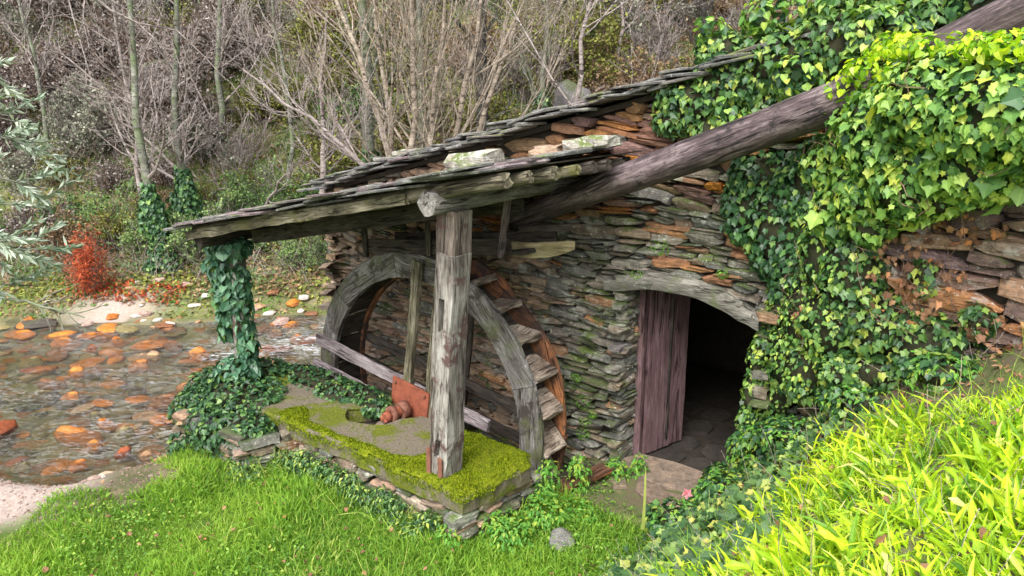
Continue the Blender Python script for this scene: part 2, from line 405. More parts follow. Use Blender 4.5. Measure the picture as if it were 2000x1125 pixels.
m_dead = leaf_mat('dead brown leaf', [(0, (.12, .06, .04)), (.5, (.28, .15, .09)), (.85, (.42, .24, .14)), (1, (.5, .2, .08))], .15, .8, .2, (1.1, .8, .6))
m_olive = leaf_mat('olive leaf', [(0, (.14, .20, .13)), (.5, (.32, .40, .32)), (1, (.55, .6, .53))], .15, .55, .3)
m_redleaf = leaf_mat('rust red twig leaf', [(0, (.20, .04, .02)), (.5, (.42, .09, .04)), (1, (.55, .16, .07))], .2, .8, .1, (1.2, .7, .5))
m_fern = leaf_mat('fern leaf', [(0, (.08, .24, .04)), (.6, (.16, .38, .06)), (1, (.35, .42, .06))], .35, .5, .3)
def bark(name, a, b, moss=None, mth=.6):
    return wood_mat(name, tuple(x*.6 for x in a), a, b, moss=moss, mossth=mth, grain=6, bump=.5)
m_tanbark = bark('pale tan bark', (.30, .245, .19), (.48, .41, .33))
m_greybark = bark('grey lichen bark', (.17, .17, .14), (.33, .33, .28), (.13, .17, .08), .47)
m_pinkbark = bark('pinkish grey twigs', (.28, .235, .215), (.42, .37, .35))
m_darkbark = bark('dark bark', (.05, .045, .04), (.12, .105, .09), (.05, .08, .03), .55)
m_browntwig = bark('brown stems', (.16, .10, .07), (.30, .21, .15))

# ------------------------------------------------------------------ terrain
def sdf(px, py, poly):
    P = np.array(poly); n = len(P); d = np.full(px.shape, 1e9); inside = np.zeros(px.shape, bool)
    for i in range(n):
        a = P[i]; b = P[(i+1) % n]; e = b-a
        wx, wy = px-a[0], py-a[1]
        t = np.clip((wx*e[0]+wy*e[1])/(e@e), 0, 1)
        d = np.minimum(d, (wx-e[0]*t)**2+(wy-e[1]*t)**2)
        c = ((a[1] > py) != (b[1] > py)) & (px < (b[0]-a[0])*(py-a[1])/((b[1]-a[1]) or 1e-9)+a[0])
        inside ^= c
    d = np.sqrt(d); return np.where(inside, -d, d)
_grads = np.random.default_rng(3).random((256, 256))
def vnoise(x, y):
    xi = np.floor(x).astype(int); yi = np.floor(y).astype(int); fx = x-xi; fy = y-yi
    fx = fx*fx*(3-2*fx); fy = fy*fy*(3-2*fy)
    g_ = lambda a, b: _grads[a % 256, b % 256]
    return (g_(xi, yi)*(1-fx)+g_(xi+1, yi)*fx)*(1-fy)+(g_(xi, yi+1)*(1-fx)+g_(xi+1, yi+1)*fx)*fy
def fbm(x, y, o=4):
    s = 0; a = .5
    for k in range(o): s = s+a*(vnoise(x*2**k+17*k, y*2**k+5*k)-.5)*2; a *= .5
    return s
STREAM = [(-60, 9.5), (-20, 8.2), (-8, 7.55), (-5.6, 7.25), (-4.4, 7.1), (-3.8, 7.7), (-3.55, 8.1), (-3.05, 8.6), (-2.25, 9.5), (-.1, 12.3), (4, 13.6), (9, 14.8), (40, 22), (40, 26), (9, 17), (3, 15.5), (-3, 14.0), (-5.5, 13.55), (-8, 13.3), (-12, 13.7), (-20, 14.5), (-60, 17)]
def sm(t): t = np.clip(t, 0, 1); return t*t*(3-2*t)
def ground_z(x, y):
    x = np.asarray(x, float); y = np.asarray(y, float)
    s, w = toSW(x, y); d = sdf(x, y, STREAM)
    db = (x-1.3)*.75-(y-5.6)*.66 + .15*fbm(x*1.3, y*1.3)
    bank = np.interp(db, [-.15, 0, .2, .7, 1.4, 2.15, 3, 7, 30], [0, .03, .26, .72, 1.32, 1.95, 2.2, 2.6, 4.5])
    bank = bank+.22*sm((s-1.5)/.7)*sm((w+1.5)/.8)
    near = -.10*sm((-x-2.2)/1.5)+.035*fbm(x*1.7, y*1.7)
    near = near-.16*sm((-x-3.0)/1.0)
    near = np.maximum(near, bank+.08*fbm(x*2, y*2))
    behind = 3.55+.22*np.maximum(w, 0)+.15*fbm(x, y)
    near = np.where((s > 1.9) & (w > .15), behind, near)
    near = np.where((s > -4.25) & (s < 1.9) & (w > -.05) & (w < 3.7), -.06, near)
    pit = (s > -4.6) & (s < -.3) & (w > -1.12) & (w < -.02)
    near = np.where(pit, -1.3, near)
    far = -.42+.20*np.minimum(d, 4.)+np.maximum(d-4., 0)*.95
    far = far+.28*fbm(x*.7, y*.7)*sm(d/2)+.9*fbm(x*.28+9, y*.28)*sm((d-4)/3)
    side = y-(8.5+np.clip(x, -4, 12)*.45) > 0
    land = np.where((side & (d > 0)) & ~((s > -4.3) & (w < 3.8) & (x < 7)), far, near)
    land = np.where((x > 7) & (y > 9), np.maximum(far, 2.5+.3*(x-7)), land)
    bed = -.6-.17*sm(-d/1.1)+.045*fbm(x*1.6, y*1.6)
    return np.where(d < 0, bed, np.where(pit, -1.3, -.6+(land+.6)*sm(d/np.where(y > 11, .9, .75))))
def axis_(a):
    out = []
    for lo, hi, st in a: out += list(np.arange(lo, hi, st))
    return np.array(out+[a[-1][1]])
XS = axis_([(-80, -24, 7), (-24, -9.6, .6), (-9.6, 5.6, .095), (5.6, 18, .5), (18, 80, 7)])
YS = axis_([(-30, -2, 4), (-2, 1, .5), (1, 13.4, .095), (13.4, 32, .3), (32, 96, 6)])
GX, GY = np.meshgrid(XS, YS)
GZ = ground_z(GX, GY)
GS, GW = toSW(GX, GY); GD = sdf(GX, GY, STREAM)
# ground cover masks: r = sand/gravel, g = bare dark earth and litter, b = river bed
grn = fbm(GX*1.1+3, GY*1.1)
sand = sm((1.75-GD)/.4+grn*1.1)*((GX < -2.9) & (GY < 10) & (GD > -.3))*sm((-3.55-GX)*1.6+grn)*.95
sand = np.maximum(sand, ((GY > 12.5) & (GD < 1.0))*np.exp(-((GX+7.6)/.9)**2)*.9)
db_ = (GX-1.3)*.75-(GY-5.6)*.66
grn2 = fbm(GX*2.3+8, GY*2.3)
earth = np.clip(((GX < -2.7) & (GY < 10) & (GD < 1.2+.5*grn2))*1.0+sm((db_+.1)*2)*.8+sm((GS+.9)*2)*((GW > -1) & (GW < .2))*.9+((GS > 1.9) & (GW > .1))*.6+((GY > 12.5))*(.35+.5*sm(.5+grn)), 0, 1)
bedm = (GD < .02).astype(float)
MASK = np.stack([sand, earth, bedm, np.ones_like(sand)], -1)
def terrain_mat():
    m, nt, out = mat_new('earth, sand and river bed'); g = G(nt); w = g.world()
    a = g.n('ShaderNodeAttribute'); a.attribute_name = 'mask'; sep = g.n('ShaderNodeSeparateColor'); g.l(a.outputs['Color'], sep.inputs[0])
    n1 = g.noise(w, 3, 6, .7, .3); n2 = g.noise(w, 22, 5, .7); n3 = g.noise(w, 90, 3, .7)
    grass = g.ramp(n1, [(.3, (.05, .10, .015)), (.55, (.10, .17, .02)), (.75, (.16, .2, .04))])
    earth = g.ramp(g.noise(w, 1.6, 6, .75, .5), [(.3, (.07, .055, .042)), (.42, (.15, .115, .08)), (.5, (.10, .12, .045)), (.6, (.22, .17, .11)), (.72, (.17, .18, .07))])  # brightened so that the hillside's haze sits in the earth colour
    sand = g.ramp(n2, [(.3, (.34, .26, .22)), (.55, (.44, .36, .32)), (.75, (.52, .45, .41))])
    vo = g.n('ShaderNodeTexVoronoi'); vo.inputs['Scale'].default_value = 5.5; vo.inputs['Randomness'].default_value = 1.; g.l(w, vo.inputs['Vector'])
    sepv = g.n('ShaderNodeSeparateColor'); g.l(vo.outputs['Color'], sepv.inputs[0])
    bed = g.ramp(sepv.outputs[0], [(0, (.09, .08, .045)), (.25, (.20, .19, .10)), (.55, (.33, .31, .20)), (.7, (.25, .21, .09)), (.84, (.42, .20, .06)), (.93, (.30, .13, .05)), (1, (.12, .08, .04))])
    bed = g.mix(.7, bed, g.ramp(vo.outputs['Distance'], [(0, (1.3, 1.3, 1.3)), (.09, (.55, .55, .5))]), 'MULTIPLY')
    col = g.mix(sep.outputs[1], grass, earth)
    col = g.mix(sep.outputs[0], col, sand); col = g.mix(sep.outputs[2], col, bed)
    col = g.mix(.45, col, g.ramp(n3, [(.3, (.6, .6, .6)), (.7, (1.4, 1.4, 1.4))]), 'MULTIPLY')
    g.l(g.bsdf(col, .9, .2, g.bump(g.math('ADD', n2, g.math('MULTIPLY', n3, .4)), .6, .03)), out.inputs[0])
    return m
m_terrain = terrain_mat()
def grid_part(name, j0, j1):
    V = np.stack([GX[j0:j1+1], GY[j0:j1+1], GZ[j0:j1+1]], -1).reshape(-1, 3); nx = len(XS); ny = j1-j0+1
    i, j = np.meshgrid(np.arange(nx-1), np.arange(ny-1)); a = (j*nx+i).ravel()
    F = np.stack([a, a+1, a+nx+1, a+nx], 1)
    return obj(name, mesh(name, V, F, m_terrain, True, mask=MASK[j0:j1+1].reshape(-1, 4)), kind='structure')
jy = int(np.argmin(abs(YS-13.4)))
tag(grid_part('ground', 0, jy), 'grassy earth, sandy shore and stony bed of the stream')
tag(grid_part('hillside', jy, len(YS)-1), 'steep brown and green hillside beyond the stream')

def water_mat():
    m, nt, out = mat_new('clear running water'); g = G(nt)
    w = g.world((.7, 1.7, 1))
    n1 = g.noise(w, 2.6, 6, .68, 1.6); n2 = g.noise(g.world((.9, 1.9, 1)), 12, 4, .65, 1.2)
    h = g.math('ADD', g.math('MULTIPLY', n1, 1.), g.math('MULTIPLY', n2, .45))
    nrm = g.bump(h, 1., .13)
    gl = g.n('ShaderNodeBsdfGlossy'); gl.inputs['Roughness'].default_value = .08; gl.inputs['Color'].default_value = (.95, .97, 1, 1); g.l(nrm, gl.inputs['Normal'])
    tr = g.n('ShaderNodeBsdfTransparent'); tr.inputs['Color'].default_value = (.95, .94, .84, 1)
    fr = g.n('ShaderNodeFresnel'); fr.inputs['IOR'].default_value = 1.33; g.l(nrm, fr.inputs['Normal'])
    mx = g.n('ShaderNodeMixShader'); g.l(g.math('MINIMUM', g.math('ADD', g.math('MULTIPLY', fr.outputs[0], 1.0), .0), 1.), mx.inputs[0]); g.l(tr.outputs[0], mx.inputs[1]); g.l(gl.outputs[0], mx.inputs[2])
    # foam in fast water, plus ripple glints painted white over the whole stream
    a = g.n('ShaderNodeAttribute'); a.attribute_name = 'mask'; sep = g.n('ShaderNodeSeparateColor'); g.l(a.outputs['Color'], sep.inputs[0])
    fo = g.n('ShaderNodeBsdfDiffuse'); fo.inputs['Color'].default_value = (.75, .78, .8, 1)
    ff = g.math('MULTIPLY', g.gray(g.noise(g.world((.8, 2.6, 1)), 6, 6, .72, 2.), .50, .60), sep.outputs[0])
    mx2 = g.n('ShaderNodeMixShader'); g.l(ff, mx2.inputs[0]); g.l(mx.outputs[0], mx2.inputs[1]); g.l(fo.outputs[0], mx2.inputs[2])
    g.l(mx2.outputs[0], out.inputs[0])
    return m
wxs = axis_([(-80, -12, 6), (-12, 3, .12), (3, 60, 6)]); wys = axis_([(3.8, 6.4, 1.3), (6.4, 15.6, .12), (15.6, 30, 3)])
WX, WY = np.meshgrid(wxs, wys)
WZ = -.6+.016*fbm(WX*1.1, WY*3.0)+.008*fbm(WX*3, WY*7+4)
foam_glint = .17+.36*fbm(WX*.8, WY*1.4)  # this base share paints pale ripple glints across the open water
for fx, fy, fr_, fa in [(-4.45, 11.6, .55, 1.), (-3.3, 12.2, 1.1, .8), (-3.95, 8.9, .55, .8), (-3.8, 9.6, .4, .6), (-2.8, 13.2, 1.0, .8), (-5.8, 13.6, .7, .5), (-4.9, 9.1, .6, .25), (-6.3, 9.9, 1.2, .22), (-5.4, 10.6, 1.0, .25), (-6.5, 8.1, .9, .22)]:
    foam_glint = np.maximum(foam_glint, fa*np.exp(-((WX-fx)**2+((WY-fy)*1.6)**2)/fr_**2))
wm = np.stack([foam_glint, foam_glint, foam_glint, np.ones_like(foam_glint)], -1).reshape(-1, 4)
nx = len(wxs); i, j = np.meshgrid(np.arange(nx-1), np.arange(len(wys)-1)); a = (j*nx+i).ravel()
keep = (sdf((WX[:-1, :-1]+WX[1:, 1:])/2, (WY[:-1, :-1]+WY[1:, 1:])/2, STREAM) < .8).ravel() | ((lambda s, w: ((s > -4.6) & (s < -.25) & (w > -1.2) & (w < 0)))(*toSW(WX[:-1, :-1], WY[:-1, :-1]))).ravel()
a = a[keep]
tag(obj('stream_water', mesh('stream_water', np.stack([WX, WY, WZ], -1).reshape(-1, 3), np.stack([a, a+1, a+nx+1, a+nx], 1), water_mat(), True, mask=wm), kind='structure'), 'clear rippled water of the shallow stream')

# ------------------------------------------------------------------ dry stone walls
def stone_tmpl(seed, k=9, point=1.0):
    """unit split-slate stone: X 1 long, Z 1 high, outer face towards -Y, depth 1; tapered or blunt ends, chipped face"""
    r = np.random.default_rng(seed)
    xs = np.array([-.5, -.33, -.02, .3, .5])+np.r_[0, r.uniform(-.07, .07, 3), 0]
    e0, e1 = r.choice([.12, .3, .7, .85], 2)
    ht = .5*np.array([e0, r.uniform(.75, 1), r.uniform(.9, 1.08), r.uniform(.75, 1), e1]); hb = .5*np.array([e0*.8, r.uniform(.75, 1.05), r.uniform(.85, 1.1), r.uniform(.7, 1), e1])
    mid_ = r.uniform(-.18, .18, 5)*[1, .3, 0, .3, 1]
    x = np.r_[xs, xs[::-1]]; z = np.r_[mid_+ht, (mid_-hb)[::-1]]; k = 10
    x = x+np.r_[0, r.uniform(-.03, .03, 8), 0]
    back = np.c_[x*.92, np.full(k, .5), z*.9]; md = np.c_[x, np.full(k, -.28)+r.uniform(-.12, .12, k), z]
    ty, tz = r.uniform(-.14, .14), r.uniform(-.2, .2)
    fr = np.c_[x*r.uniform(.86, .96), -.5+r.uniform(-.05, .05, k)+ty*x*2+tz*z, z*r.uniform(.7, .9)]
    ctr = np.array([[r.uniform(-.2, .2), -.5+r.uniform(-.12, .03), r.uniform(-.12, .12)]])
    V = np.vstack([back, md, fr, ctr]); F = []
    for q in range(2):
        for j in range(k): F.append((q*k+j, (q+1)*k+j, (q+1)*k+(j+1) % k, q*k+(j+1) % k))
    for j in range(k): F.append((2*k+j, 3*k, 2*k+(j+1) % k))
    return V, ragged(F)
ST = [stone_tmpl(100+i) for i in range(18)]
ST_me = {}
def stone_me(i, mat):
    key = (i, mat.name)
    if key not in ST_me:
        V, F = ST[i]; ST_me[key] = mesh('stone', V, F, mat)
    return ST_me[key]
def lay_courses(u0, u1, v0, v1, hfun, lfun, keep, seed, wavy=.03, split=.3, tilt=0.):
    """stones of one wall face: list of (u, v, length, height, tilt)"""
    r = np.random.default_rng(seed); out = []; v = v0
    while v < v1:
        h = hfun(v)*r.uniform(.65, 1.6)
        u = u0-r.uniform(0, .2)
        while u < u1:
            hh = h*r.uniform(.85, 1.15); ln = lfun(u, v)*r.uniform(.5, 1.7)*(.5+.5*hh/max(hfun(v), .01))
            cu = u+ln/2; wob = wavy*(math.sin(cu*2.3+v*3)+.7*math.sin(cu*5.1-v*4.2))
            cv = v+h/2+wob; tl = tilt+wavy*2.0*math.cos(cu*2.3+v*3)+r.normal(0, .045)
            if keep(cu, cv):
                if r.random() < split and hh > .045:
                    t = r.uniform(.35, .65)
                    out.append((cu, cv-hh/2+hh*t/2, ln*.99, hh*t*.97, tl)); out.append((cu+r.uniform(-.02, .02), cv+hh/2-hh*(1-t)/2, ln*.97, hh*(1-t)*.97, tl+r.normal(0, .03)))
                else: out.append((cu, cv, ln*1.0, hh*1.0, tl))
            u += ln
        v += h*.94
    return out
def build_stones(stones, fn, U, Nout, parent, matf, nmax, name='stone', depth=.16, prot=.035, seed=0):
    """fn(u,v)->point on the face; U along-wall unit vector, Nout outward normal"""
    r = np.random.default_rng(seed); Nout = np.array(Nout, float); U = np.array(U, float)
    order = sorted(range(len(stones)), key=lambda i: -stones[i][2]*stones[i][3]*stones[i][4+1] if len(stones[i]) > 5 else -stones[i][2]*stones[i][3])
    rest = {}
    for rank, i in enumerate(order):
        u, v, ln, h, tl = stones[i][:5]
        X = U*math.cos(tl)+ZV*math.sin(tl); Y = -Nout+ZV*r.normal(0, .10)+U*r.normal(0, .10); Y /= np.linalg.norm(Y)
        Z = np.cross(X, Y); Z /= np.linalg.norm(Z); X = np.cross(Y, Z)
        if Z[2] < 0: Z = -Z; X = -X
        d = depth*r.uniform(.8, 1.2)
        M = M4(X*ln, Y*d, Z*h, fn(u, v)+Nout*(r.uniform(-prot, prot)-d*.35+.03))
        mat = matf(u, v, r)
        k = int(r.integers(0, len(ST)))
        if rank < nmax: obj(name, stone_me(k, mat), M, parent)
        else: rest.setdefault(mat.name, [mat, []])[1].append(M)
    for mat, Ms in rest.values():
        me = scatter('small_stones', ST, np.array(Ms), mat)
        obj('small_stones', me, WM[parent.name]*0+np.eye(4), parent, kind='stuff')

# ------------------------------------------------------------------ mill building
VERGE = lambda s: 2.47+(s+4.2)*.262
mill = empty('mill_building', L(-1.2, 0, 0), 'old dry-stone watermill house with slate roof and a low open doorway', 'building')
def box_mesh(name, quads, mat):
    V = np.array([p for q in quads for p in q]); F = np.arange(len(V)).reshape(-1, 4); return mesh(name, V, F, mat)
def wall_box(s0, s1, w0, w1, z0, z1a, z1b):
    P = lambda s, w, z: L(s, w, z)
    a, b, c, d = P(s0, w0, z0), P(s1, w0, z0), P(s1, w1, z0), P(s0, w1, z0)
    e, f_, g_, h = P(s0, w0, z1a), P(s1, w0, z1b), P(s1, w1, z1b), P(s0, w1, z1a)
    return [(a, b, f_, e), (b, c, g_, f_), (c, d, h, g_), (d, a, e, h), (e, f_, g_, h), (d, c, b, a)]
zt = lambda s: VERGE(s)-.06
wq = wall_box(-4.2, -.04, .06, .46, -1.4, zt(-4.2), zt(-.04))          # front wall left of the door
wq += wall_box(-.04, 1.30, .06, .40, 1.86, zt(-.04), zt(1.30))          # above the door
wq += wall_box(1.41, 2.3, .06, .46, -.1, zt(1.41), zt(2.3))
wq += wall_box(-4.2, -3.8, .47, 3.6, -1.4, zt(-4.2), zt(-3.8))          # left end
wq += wall_box(-3.79, 1.9, 3.2, 3.6, -.2, zt(-3.79), zt(1.9))
wq += wall_box(1.5, 1.9, .47, 3.19, -.2, zt(1.5), zt(1.9))
wall = obj('wall', box_mesh('wall', wq, m_core), None, mill)
wallM = np.eye(4)
def keep_front(s, z):
    if z > VERGE(s)-.10: return False
    if s > -.1 and s < 1.28 and z < 1.72+.22*math.sin(max(0, min(1, (s+.1)/1.4))*math.pi): return False
    if s > 1.25 and z < .35: return False
    if s > 1.25 and s < 1.42 and z < 1.68: return False
    return True
def front_mat(s, z, r):
    q = r.random()
    if z > VERGE(s)-1.05 and s > -1.9: return m_orange if q < .72 else m_slate
    if s < -1.0: return m_tan if (q < .7 and z > -.1) else m_slate
    if s < -.2 and z < 2.1: return m_slategreen if q < .6 else m_slate
    if s > .2 and z > 1.7 and q < .13: return m_orange
    return m_slate if q < .75 else m_slategreen
def hf(z): return .100 if z > 2.75 else (.064 if z > 1.6 else .047)
def lf(s, z): return .30 if z > VERGE(s)-1.0 and s > -1.6 else (.19 if s < -1.0 else .23)
FRONT = lay_courses(-4.25, 2.2, -.7, 4.0, hf, lf, keep_front, 5, .040, .24, -.03)
# the largest *visible* ones first: weight those near the camera and not behind wheel or ivy
def wgt(s, z): return (1.0 if -.9 < s < 1.9 and z > -.05 else (.55 if z > .2 else .25))*(1 if not (s > 1.7) else .3)
FRONT = [t+(wgt(t[0], t[1]),) for t in FRONT]
build_stones(FRONT, lambda s, z: L(s, .02+.02*math.sin(s*3+z*2), z), DV, -NV, wall, front_mat, 285, seed=21, depth=.17, prot=.032)
# left end of the mill, facing the stream
LEFT = lay_courses(0, 3.6, -.9, 2.5, lambda z: .08, lambda u, z: .22, lambda u, z: z < VERGE(-4.2)-.08, 8)
build_stones(LEFT, lambda u, z: L(-4.2, 3.6-u, z), -NV, -DV, wall, lambda u, z, r: m_tan if r.random() < .6 else m_slate, 0, seed=3)
# door jamb, facing right
JL = lay_courses(0, .24, -.15, 1.75, lambda z: .05, lambda u, z: .2, lambda u, z: True, 12, .004, .1)
JL = [t+(.05,) for t in JL]
build_stones(JL, lambda u, z: L(-.035, .03+u, z), NV, DV, wall, lambda u, z, r: m_slate if r.random() < .5 else m_slategreen, 0, seed=4, prot=.02, depth=.12)
RJ = lay_courses(0, .4, -.1, 1.8, lambda z: .08, lambda u, z: .25, lambda u, z: True, 14)
build_stones(RJ, lambda u, z: L(1.37, .44-u, z), -NV, -DV, wall, lambda u, z, r: m_slategreen, 0, seed=6)
# dark inside walls and stone floor
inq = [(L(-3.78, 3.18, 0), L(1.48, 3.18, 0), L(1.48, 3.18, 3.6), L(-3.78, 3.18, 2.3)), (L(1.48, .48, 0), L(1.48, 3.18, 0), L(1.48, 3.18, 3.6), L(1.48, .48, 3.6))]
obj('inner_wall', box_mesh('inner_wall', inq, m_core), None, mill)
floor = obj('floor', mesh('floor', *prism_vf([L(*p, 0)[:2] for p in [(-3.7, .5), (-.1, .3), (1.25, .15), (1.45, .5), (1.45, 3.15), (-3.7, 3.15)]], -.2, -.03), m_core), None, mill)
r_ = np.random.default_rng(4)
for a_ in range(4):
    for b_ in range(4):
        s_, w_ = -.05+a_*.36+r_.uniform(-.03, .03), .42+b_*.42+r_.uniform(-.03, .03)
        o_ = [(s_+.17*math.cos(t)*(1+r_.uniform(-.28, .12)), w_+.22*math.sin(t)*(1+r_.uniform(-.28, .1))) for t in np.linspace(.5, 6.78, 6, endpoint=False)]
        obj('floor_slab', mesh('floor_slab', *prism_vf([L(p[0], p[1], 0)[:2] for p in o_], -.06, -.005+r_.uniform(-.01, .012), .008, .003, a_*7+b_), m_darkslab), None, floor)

# curved timber lintel
def lintel_vf():
    n = 16; V = []; r = np.random.default_rng(2)
    for k in range(n+1):
        t = k/n; s = -.20+1.50*t
        top = 1.83+.235*math.sin(min(1, t*1.02)*math.pi)**.7-.07*t; bot = 1.74+.115*math.sin(t*math.pi)-.10*max(0, t-.55)/.45
        if t < .06: bot += .02
        top = max(top, bot+.13)
        top += r.normal(0, .006); bot += r.normal(0, .006)
        for (w, z) in ((-.085, bot+.01), (-.10, bot*.66+top*.34), (-.10, bot*.33+top*.67), (-.06, top), (.25, top), (.25, bot)):
            p = L(s, w+r.normal(0, .004)+.02*t, z+r.normal(0, .003)); V.append(p)
    F = []
    for k in range(n):
        for j in range(6):
            a = k*6+j; b = k*6+(j+1) % 6; F.append((a, a+6, b+6, b))
    F += [tuple(range(6)), tuple(range(n*6+5, n*6-1, -1))]
    return np.array(V), ragged(F)
LV, LF = lintel_vf(); LM = frame(L(.55, 0, 1.85), DV)
LV = (np.linalg.inv(LM) @ np.c_[LV, np.ones(len(LV))].T).T[:, :3]
lint = obj('lintel', mesh('lintel', LV, LF, m_lintel), LM, mill); lint['label'] = 'silver grey arched timber lintel over the doorway'
plank('door_frame', L(.045, .27, -.02), L(.045, .27, 1.76), .07, .085, m_purple, mill, up=NV)
plank('door_frame', L(.09, .30, 1.80), L(1.3, .30, 1.74), .07, .09, m_dark, mill)
door = obj('door', mesh('door', *box_vf(1.5, .03, .06, 3), m_dark), frame(L(.20, .56, .85), ZV, (-np.array(DV))), mill)
da, db2 = np.array([.10, .29]), np.array([.275, .80])
for k in range(3):
    f0, f1 = k/3+.006, (k+1)/3-.006; m_ = da+(db2-da)*(f0+f1)/2; e = db2-da; wd = np.linalg.norm(e)*(f1-f0)
    ex = DV*e[0]+NV*e[1]; ny = np.cross(ZV, unit(ex))
    plank('plank', L(m_[0], m_[1], .0+.01*k), L(m_[0], m_[1], 1.73-.005*k), .035, wd, m_purple, door, up=unit(ex), jit=.0015, bev=.1)

# ------------------------------------------------------------------ slates
def slate_tmpl(seed):
    r = np.random.default_rng(seed); k = 8
    th = np.linspace(0, 2*np.pi, k, endpoint=False)+np.pi/8+r.uniform(-.15, .15, k)
    e = .45; x = np.sign(np.cos(th))*np.abs(np.cos(th))**e*.5; y = np.sign(np.sin(th))*np.abs(np.sin(th))**e*.5
    x *= 1+r.uniform(-.12, .05, k); y *= 1+r.uniform(-.12, .05, k)
    b = np.c_[x*.97, y*.97, np.full(k, -.5)]; t = np.c_[x, y, .1+r.uniform(-.15, .15, k)]; t2 = np.c_[x*.93, y*.93, .5+r.uniform(-.12, .12, k)]
    V = np.vstack([b, t, t2]); F = []
    for q in range(2):
        for j in range(k): F.append((q*k+j, q*k+(j+1) % k, (q+1)*k+(j+1) % k, (q+1)*k+j))
    return V, ragged(F+[tuple(range(2*k, 3*k)), tuple(range(k-1, -1, -1))])
SL = [slate_tmpl(50+i) for i in range(10)]
SL_me = {}
def slate(parent, P, X, Y, lx, ly, th, mat, r, name='slate'):
    k = int(r.integers(0, 10)); key = (k, mat.name)
    if key not in SL_me: SL_me[key] = mesh('slate', *SL[k], mat)
    X = unit(np.array(X)+r.normal(0, .045, 3)); Z = unit(np.cross(X, Y)); Y = np.cross(Z, X)
    a = r.normal(0, .26); X, Y = X*math.cos(a)+Y*math.sin(a), -X*math.sin(a)+Y*math.cos(a)
    return obj(name, SL_me[key], M4(X*lx, Y*ly, Z*th, P), parent)
# mill roof deck and slates (slopes down towards the stream)
slope = unit(DV*1.+ZV*.262)
rq = [(L(-4.3, -.05, VERGE(-4.3)-.05), L(2.3, -.05, VERGE(2.3)-.05), L(2.3, 3.8, VERGE(2.3)-.05), L(-4.3, 3.8, VERGE(-4.3)-.05)),
      (L(-4.3, -.05, VERGE(-4.3)-.10), L(2.3, -.05, VERGE(2.3)-.10), L(2.3, 3.8, VERGE(2.3)-.10), L(-4.3, 3.8, VERGE(-4.3)-.10)),
      (L(-4.3, -.05, VERGE(-4.3)-.10), L(2.3, -.05, VERGE(2.3)-.10), L(2.3, -.05, VERGE(2.3)-.05), L(-4.3, -.05, VERGE(-4.3)-.05))]
roof = obj('roof', box_mesh('roof', rq, m_core), None, mill)
r_ = np.random.default_rng(9)
s_ = -4.42
while s_ < 1.5:                                 # verge slates, stacked and overhanging the front wall
    for lay in range(3):
        slate(roof, L(s_+r_.uniform(-.08, .08), -.09+r_.uniform(-.06, .05)+lay*.02, VERGE(s_)-.015+lay*.034+r_.uniform(-.008, .01)), slope+ZV*r_.uniform(-.16, .02), NV, r_.uniform(.24, .55), r_.uniform(.30, .44), r_.uniform(.016, .034), m_roof, r_)
    s_ += r_.uniform(.21, .30)
for row in range(9):                            # field of the roof
    s_ = -4.40+r_.uniform(0, .1)
    while s_ < 1.9:
        slate(roof, L(s_, .30+row*.40, VERGE(s_)+.03+r_.uniform(0, .03)), slope+ZV*(-.06), NV, .52, .48, .025, m_roof, r_); s_ += .36
# ------------------------------------------------------------------ pier that carries the shelter posts
pier = empty('stone_pier', L(-2.2, -1.6, 0), 'low drystone pier with a mossy concrete top under the wheel shelter posts', 'pier')
cap_o = [(-.27, -2.05), (-.20, -1.75), (-.17, -1.3), (-.30, -1.14), (-.98, -1.12), (-1.60, -1.13), (-1.72, -1.30), (-1.75, -1.53), (-1.95, -1.66), (-2.22, -1.66), (-2.33, -1.5), (-2.20, -1.38), (-2.09, -1.14), (-3.2, -1.10), (-3.95, -1.12), (-4.1, -1.5), (-3.9, -2.0), (-2.85, -2.06), (-1.6, -2.03), (-.9, -2.07)]
_o = []
for q_, (a_, b_) in enumerate(zip(cap_o, cap_o[1:]+cap_o[:1])):
    k_ = max(1, int(math.hypot(b_[0]-a_[0], b_[1]-a_[1])/.09))
    for t_ in range(k_): _o.append((a_[0]+(b_[0]-a_[0])*t_/k_+r_.normal(0, .009), a_[1]+(b_[1]-a_[1])*t_/k_+r_.normal(0, .011)))
cap_o = _o
cap = obj('concrete_top', mesh('concrete_top', *prism_vf([L(p[0], p[1], 0)[:2] for p in cap_o], .30, .45, .02, .006, 3), None), None, pier)
m, nt, out = mat_new('mossy concrete'); g = G(nt); w = g.world()
n1 = g.noise(w, 3.0, 6, .7, .4); n2 = g.noise(w, 40, 5, .7)
c = g.ramp(n2, [(.3, (.10, .085, .06)), (.6, (.20, .17, .13)), (.8, (.28, .245, .20))])
c = g.mix(g.gray(n1, .45, .56, 0, .92), c, g.ramp(n2, [(.3, (.05, .075, .008)), (.7, (.18, .205, .012))]))
g.l(g.bsdf(c, .9, .15, g.bump(n2, .7, .02)), out.inputs[0]); cap.data.materials.append(m); m_mossconc = m
core_o = [(-.42, -1.9), (-.36, -1.25), (-4.15, -1.2), (-4.25, -1.9), (-3.7, -2.40), (-2.9, -2.35), (-2.5, -1.92)]
core = obj('rubble_core', mesh('rubble_core', *prism_vf([L(p[0], p[1], 0)[:2] for p in core_o], -1.35, .29), m_core), None, pier)
